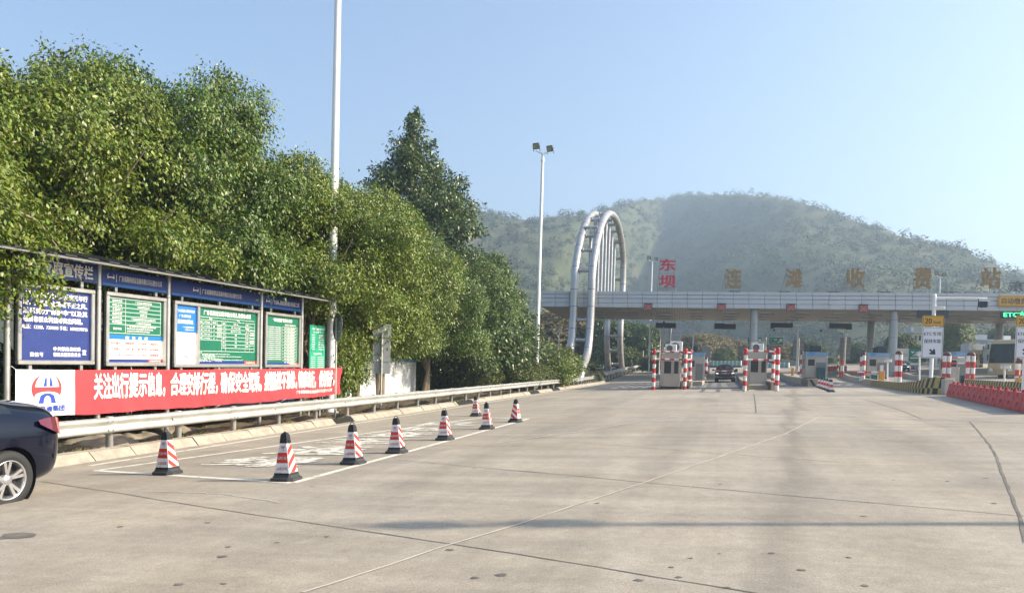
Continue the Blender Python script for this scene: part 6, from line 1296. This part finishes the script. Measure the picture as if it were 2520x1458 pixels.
# ================================================================== vehicles
def eval_mesh(o):
    dg = bpy.context.evaluated_depsgraph_get(); dg.update(); return bpy.data.meshes.new_from_object(o.evaluated_get(dg))
def wheel(parent, c, r, w_, s, spokes=10):
    t = bpy.data.objects.new('wheel', None); COL.objects.link(t); t.parent = parent; t.location = c
    mb = MB(); o = V(0, 0, 0); ax = V(s, 0, 0); mb.lathe([(r*.66, -w_/2), (r*.93, -w_/2), (r*.985, -w_*.36), (r, -w_*.2), (r, w_*.2), (r*.985, w_*.36), (r*.93, w_/2), (r*.70, w_/2+.004), (r*.66, w_/2-.01), (r*.66, -w_/2)], o, ax, 40); mb.build('tyre', 'tyre', t, world=False)
    mb = MB(); ri = r*.68; mb.lathe([(ri, w_/2-.005), (ri*.97, w_/2+.006), (ri*.92, w_/2-.01), (ri*.88, w_/2-.08), (ri*.88, -w_/2)], o, ax, 40); mb.lathe([(0, w_/2-.01), (.05, w_/2-.012), (.062, w_/2-.03), (.075, w_/2-.07)], o, ax, 16)
    e1, e2 = V(0, 1, 0), V(0, 0, 1)
    for k in range(5):
        for dl in (-.17, .17):
            a = 2*math.pi*k/5+.3; p0 = a+dl*.45; p1 = a+dl; wd = .014
            dr = lambda q, rr, off: ax*(w_/2-.028+.012*rr/ri)+(e1*math.cos(q)+e2*math.sin(q))*rr+(-e1*math.sin(q)+e2*math.cos(q))*off
            A = [dr(p0, .055, -wd), dr(p0, .055, wd), dr(p1, ri*.93, wd*1.35), dr(p1, ri*.93, -wd*1.35)]; B = [q-ax*.035 for q in A]; mb.add(A+B, [(0, 1, 2, 3), (4, 7, 6, 5), (0, 4, 5, 1), (1, 5, 6, 2), (2, 6, 7, 3), (3, 7, 4, 0)])
    mb.build('rim', 'alloy', t, world=False)
    mb = MB(); mb.lathe([(0, w_/2-.11), (ri*.86, w_/2-.11)], o, ax, 30); mb.build('brake_disc', 'alloy_dark', t, world=False); return t
def make_car(name, label, loc, rotz, st, paint, wb, wr, glass_rows, tint='glass_dark', cat='car', group=None, wd=.22, track=.80, sub=2):
    t = thing(name, label, cat, loc, group); t.rotation_euler = (math.atan(GY)*math.cos(rotz), -math.atan(GX), rotz)
    n = len(st[0][1]); full = []
    for y, hp in st: full.append([(x, y, z) for x, z in hp]+[(-x, y, z) for x, z in hp[-2:0:-1]])
    m_ = len(full[0]); vs = [p for r in full for p in r]; fs, ms = [], []
    for i in range(len(st)-1):
        for j in range(m_):
            jj = j if j < n-1 else m_-1-j; g = any(a <= i < b and jj in rows for a, b, rows in glass_rows); fs.append((i*m_+j, i*m_+(j+1) % m_, (i+1)*m_+(j+1) % m_, (i+1)*m_+j)); ms.append(1 if g else 0)
    fs += [tuple(range(m_-1, -1, -1)), tuple((len(st)-1)*m_+i for i in range(m_))]; ms += [0, 0]
    mb = MB(); mb.v = vs; mb.f = fs; mb.m = ms; mb.sm = [True]*len(fs); tmp = mb.build('shell', [paint, tint], None); bm_ = tmp.modifiers.new('s', 'SUBSURF'); bm_.levels = bm_.render_levels = sub
    cut = MB()
    for y in wb:
        for s in (-1, 1): cut.lathe([(0, -.25), (wr*1.13, -.25), (wr*1.13, .30), (0, .30)], (s*(track+.02), y, wr), X3, 36, 0, False)
    co = cut.build('cutter', 'plastic_black'); bo = tmp.modifiers.new('b', 'BOOLEAN'); bo.operation = 'DIFFERENCE'; bo.object = co; bo.solver = 'EXACT'; bo.material_mode = 'INDEX'
    me = eval_mesh(tmp); bpy.data.objects.remove(tmp); bpy.data.objects.remove(co)
    groups = {0: MB(), 1: MB()}; sm = [p.use_smooth for p in me.polygons]
    for p in me.polygons:
        k = p.material_index if p.material_index in groups else 0; groups[k].f.append(tuple(p.vertices)); groups[k].m.append(0); groups[k].sm.append(True)
    V_ = [tuple(v.co) for v in me.vertices]
    for k, nm, mt in ((0, 'body', paint), (1, 'window', tint)):
        g = groups[k]; used = sorted({i for f in g.f for i in f}); ix = {v: i for i, v in enumerate(used)}; g.v = [V_[i] for i in used]; g.f = [tuple(ix[i] for i in f) for f in g.f]; o = g.build(nm, mt, t, world=False)
        if k == 0:
            try: o.data.set_sharp_from_angle(angle=R(38))
            except Exception: pass
    for y in wb:
        for s in (-1, 1):
            mb = MB(); mb.lathe([(wr*1.12, -.22), (wr*1.12, .09)], (s*(track), y, wr), V(s, 0, 0), 36); mb.lathe([(0, -.20), (wr*1.12, -.20)], (s*track, y, wr), V(s, 0, 0), 30); mb.build('wheel_well', 'plastic_black', t, world=False)
    for y in wb:
        for s in (-1, 1): wheel(t, (s*(track+.0), y, wr), wr, wd, s)
    return t
sed = [(0.0, [(0, .30), (.50, .30), (.66, .36), (.70, .58), (.70, .84), (.62, 1.0), (.45, 1.07), (.25, 1.085), (0, 1.09)]),
       (.10, [(0, .24), (.66, .25), (.80, .35), (.845, .60), (.835, .88), (.74, 1.05), (.56, 1.12), (.28, 1.14), (0, 1.145)]),
       (.38, [(0, .20), (.78, .21), (.885, .33), (.92, .60), (.90, .90), (.80, 1.07), (.60, 1.14), (.3, 1.165), (0, 1.17)]),
       (.72, [(0, .19), (.80, .20), (.90, .32), (.935, .60), (.92, .92), (.83, 1.08), (.63, 1.18), (.3, 1.215), (0, 1.22)]),
       (1.2, [(0, .18), (.80, .19), (.90, .32), (.93, .60), (.92, .91), (.84, 1.06), (.62, 1.38), (.3, 1.43), (0, 1.44)]),
       (1.85, [(0, .18), (.80, .19), (.90, .32), (.925, .60), (.915, .89), (.84, 1.02), (.60, 1.47), (.3, 1.51), (0, 1.52)]),
       (2.7, [(0, .18), (.80, .19), (.90, .32), (.92, .60), (.91, .87), (.84, .99), (.60, 1.48), (.3, 1.52), (0, 1.53)]),
       (3.3, [(0, .18), (.80, .19), (.90, .32), (.92, .60), (.91, .85), (.83, .95), (.60, 1.34), (.3, 1.38), (0, 1.39)]),
       (3.95, [(0, .18), (.80, .19), (.90, .32), (.92, .60), (.90, .83), (.80, .93), (.60, 1.0), (.3, 1.03), (0, 1.04)]),
       (4.55, [(0, .20), (.76, .21), (.86, .33), (.88, .58), (.85, .76), (.72, .85), (.5, .89), (.28, .91), (0, .92)]),
       (4.88, [(0, .28), (.50, .28), (.64, .36), (.68, .52), (.66, .62), (.52, .68), (.4, .70), (.2, .71), (0, .71)])]
wp = gp(20/K, 1234/K); ang = math.pi
car = make_car('sedan', 'dark navy sedan at the left edge showing its rear wheel and tail lamp', V(wp[0]-.80, wp[1]+.92, G(wp[0]-.8, wp[1]+.92)), ang, sed, 'car_navy', (.85, 3.75), .335, [(3, 8, (5,)), (3, 5, (6, 7)), (7, 9, (6, 7))])
car.scale = (1.1, 1.1, 1.1); car.location = (wp[0]-.92, wp[1]+.87, G(wp[0]-.9, wp[1]+1.0))
for s in (-1, 1):
    mb = MB(); vs = []
    for (y, x0, z0), (y2, x1, z1) in zip([(.05, .735, .975), (.12, .775, .995), (.22, .82, 1.005), (.36, .855, 1.0), (.46, .872, .985)], [(.04, .755, .80), (.12, .842, .79), (.22, .885, .83), (.36, .905, .89), (.46, .905, .94)]): vs += [(s*(x0+.012), y, z0), (s*(x1+.014), y2, z1)]
    mb.add(vs, [(2*i, 2*i+1, 2*i+3, 2*i+2) for i in range(4)], 0, True)
    vs = [(s*.73, .035, .97), (s*.75, .03, .80), (s*.42, -.012, .83), (s*.44, -.012, .95)]; mb.add(vs, [(0, 1, 2, 3)], 0, True); mb.build('tail_lamp', 'tail_red', car, world=False)
mb = MB()
for s in (-1, 1): mb.tube([V(s*.855, y, z) for y, z in ((1.05, 1.05), (1.5, 1.04), (2.2, 1.02), (3.0, .99), (3.6, .975))], .014, 6)
mb.build('chrome_trim', 'chrome', car, world=False)
mb = MB(); mb.box((0, .012, .40), (1.1, .05, .1)); mb.build('rear_diffuser', 'plastic_black', car, world=False)
suv = [(0.0, [(0, .34), (.60, .34), (.72, .42), (.76, .62), (.75, .82), (.68, .90), (.50, .95), (.25, .97), (0, .97)]),
       (.12, [(0, .26), (.74, .27), (.86, .38), (.89, .64), (.88, .86), (.76, .98), (.55, 1.03), (.28, 1.05), (0, 1.06)]),
       (.55, [(0, .24), (.80, .25), (.91, .36), (.935, .66), (.92, .92), (.82, 1.05), (.60, 1.09), (.3, 1.11), (0, 1.12)]),
       (1.25, [(0, .22), (.82, .23), (.92, .36), (.94, .66), (.93, .95), (.85, 1.10), (.66, 1.16), (.3, 1.18), (0, 1.19)]),
       (2.0, [(0, .22), (.82, .23), (.92, .36), (.935, .66), (.93, .96), (.86, 1.11), (.64, 1.58), (.3, 1.62), (0, 1.63)]),
       (3.0, [(0, .22), (.82, .23), (.92, .36), (.935, .66), (.93, .96), (.86, 1.12), (.65, 1.62), (.3, 1.67), (0, 1.68)]),
       (4.1, [(0, .24), (.80, .25), (.91, .36), (.93, .66), (.92, .96), (.84, 1.12), (.62, 1.55), (.3, 1.60), (0, 1.61)]),
       (4.5, [(0, .32), (.64, .32), (.78, .42), (.82, .66), (.80, .95), (.72, 1.1), (.52, 1.3), (.28, 1.34), (0, 1.35)])]
def make_suv(label, px, py, Y, sc=1.0):
    p = gp(px, py) if Y is None else atY(px, py, Y); p = V(p[0], p[1], G(p[0], p[1])); c = make_car('suv', label, p, 0, suv, 'car_black', (.95, 3.65), .36, [(3, 6, (5,)), (3, 4, (6, 7))], track=.80); c.scale = (sc,)*3
    mb = MB(); mb.box((0, -.035, .80), (.8, .06, .035), 0, None, .01); mb.tube([(-.72, .06, .52), (-.5, .0, .46), (.5, .0, .46), (.72, .06, .52)], .015, 6); mb.sphere((0, -.06, .82), (.10, .02, .05), 0, 10); mb.build('chrome_trim', 'chrome', c, world=False)
    mb = MB(); mb.box((0, -.005, .66), (1.15, .05, .2), 0, None, .02); mb.build('grille', 'plastic_black', c, world=False)
    for s in (-1, 1):
        mb = MB(); mb.prism([(0, 0), (.22, .03), (.24, .08), (.06, .07)], (s*.56, -.012, .79), V(s, .38 if True else 0, 0), Z3, -Y3, .03); mb.build('headlight', 'head_white', c, world=False)
        mb = MB(); mb.sphere((s*1.03, 1.42, 1.14), (.13, .09, .09), 0, 10); mb.tube([(s*.86, 1.45, 1.1), (s*1.0, 1.43, 1.12)], .03, 6); mb.build('mirror', 'car_black', c, world=False)
    mb = MB(); mb.box((0, -.03, .52), (.44, .02, .12)); mb.build('number_plate', 'led_off', c, world=False); return c
make_suv('black SUV facing the camera in the lane between the two steel booths', 2801, 1476, None)
make_suv('distant dark car facing the camera right of the thick front column', 3479, 1474, 84, .95)
# bus
a = atY(3806, 1472, 73); h_ = 3.3; z0 = G(a[0], 73); hw = 1.25; turn = R(-48)
bus = thing('coach', 'cream coach with large dark windscreen behind the columns at the right', 'bus', V(a[0]+hw*math.cos(turn), 73+hw*math.sin(turn), z0), rot=(0, 0, turn)); mb = MB(); pr = [(-.0, .35), (-.06, .9), (-.05, 1.5), (.02, 2.2), (.22, 2.95), (.5, 3.25), (1.2, 3.32), (10, 3.32), (10.2, 3.1), (10.2, .35)]; vs = []
for x, ins in ((-hw, .30), (-hw+.22, .04), (0, 0), (hw-.22, .04), (hw, .30)): vs += [(x, max(y, -.1)+ins*(1 if y < 5 else 0), z-(.10 if abs(x) == hw and z > 3 else 0)) for y, z in pr]
k = len(pr); mb.add(vs, [(i*k+j, (i+1)*k+j, (i+1)*k+j+1, i*k+j+1) for i in range(4) for j in range(k-1)]+[tuple(range(k)), tuple(4*k+j for j in range(k-1, -1, -1))]); mb.build('body', 'bus_cream', bus, world=False)
mb = MB(); vs = []
for x, ins in ((-hw+.05, .26), (-hw+.24, .03), (0, -.01), (hw-.24, .03), (hw-.05, .26)): vs += [(x, y+ins-.015, z) for y, z in ((-.05, 1.32), (.02, 2.2), (.21, 2.92))]
mb.add(vs, [(i*3+j, (i+1)*3+j, (i+1)*3+j+1, i*3+j+1) for i in range(4) for j in range(2)], 0, True); mb.build('windscreen', 'bus_glass', bus, world=False)
for s in (-1, 1):
    mb = MB()
    for k in range(6): mb.box((s*(hw+.01), 1.3+k*1.5, 2.15), (.03, 1.42, 1.1), 0)
    mb.build('side_windows', 'bus_glass', bus, world=False)
    mb = MB(); mb.tube([(s*hw*.9, .1, 2.6), (s*(hw+.2), -.2, 2.5), (s*(hw+.25), -.25, 2.0)], .03, 6); mb.box((s*(hw+.25), -.25, 1.55), (.24, .14, .55), 0, None, .03); mb.build('mirror', 'plastic_black', bus, world=False)
    mb = MB(); mb.prism([(0, 0), (.35, .05), (.3, .3), (.05, .25)], (s*.6, -.07, .62), V(s, .12, 0), Z3, -Y3, .03); mb.build('headlight', 'camera_white', bus, world=False)
    for y in (2.2, 7.6): mb = MB(); mb.lathe([(.0, .1), (.3, .12), (.34, .16), (.5, .16), (.52, .0), (.5, -.14)], (s*(hw-.12), y, .5), V(s, 0, 0), 24); mb.build('wheel', 'tyre', bus, world=False)
# ================================================================== air
hz = bpy.data.materials.new('air'); hz.use_nodes = True; n_ = hz.node_tree.nodes; n_.remove(n_['Principled BSDF']); pv = n_.new('ShaderNodeVolumePrincipled'); pv.inputs['Color'].default_value = (.60, .79, 1.0, 1); pv.inputs['Density'].default_value = HAZE; pv.inputs['Anisotropy'].default_value = .35
hz.node_tree.links.new(pv.outputs[0], n_['Material Output'].inputs['Volume']); MATS['air'] = hz
mb = MB(); mb.box((300, 600, 93), (2800, 2400, 244)); o = mb.build('haze', 'air'); o['kind'] = 'stuff'
print('script done', len(COL.objects))
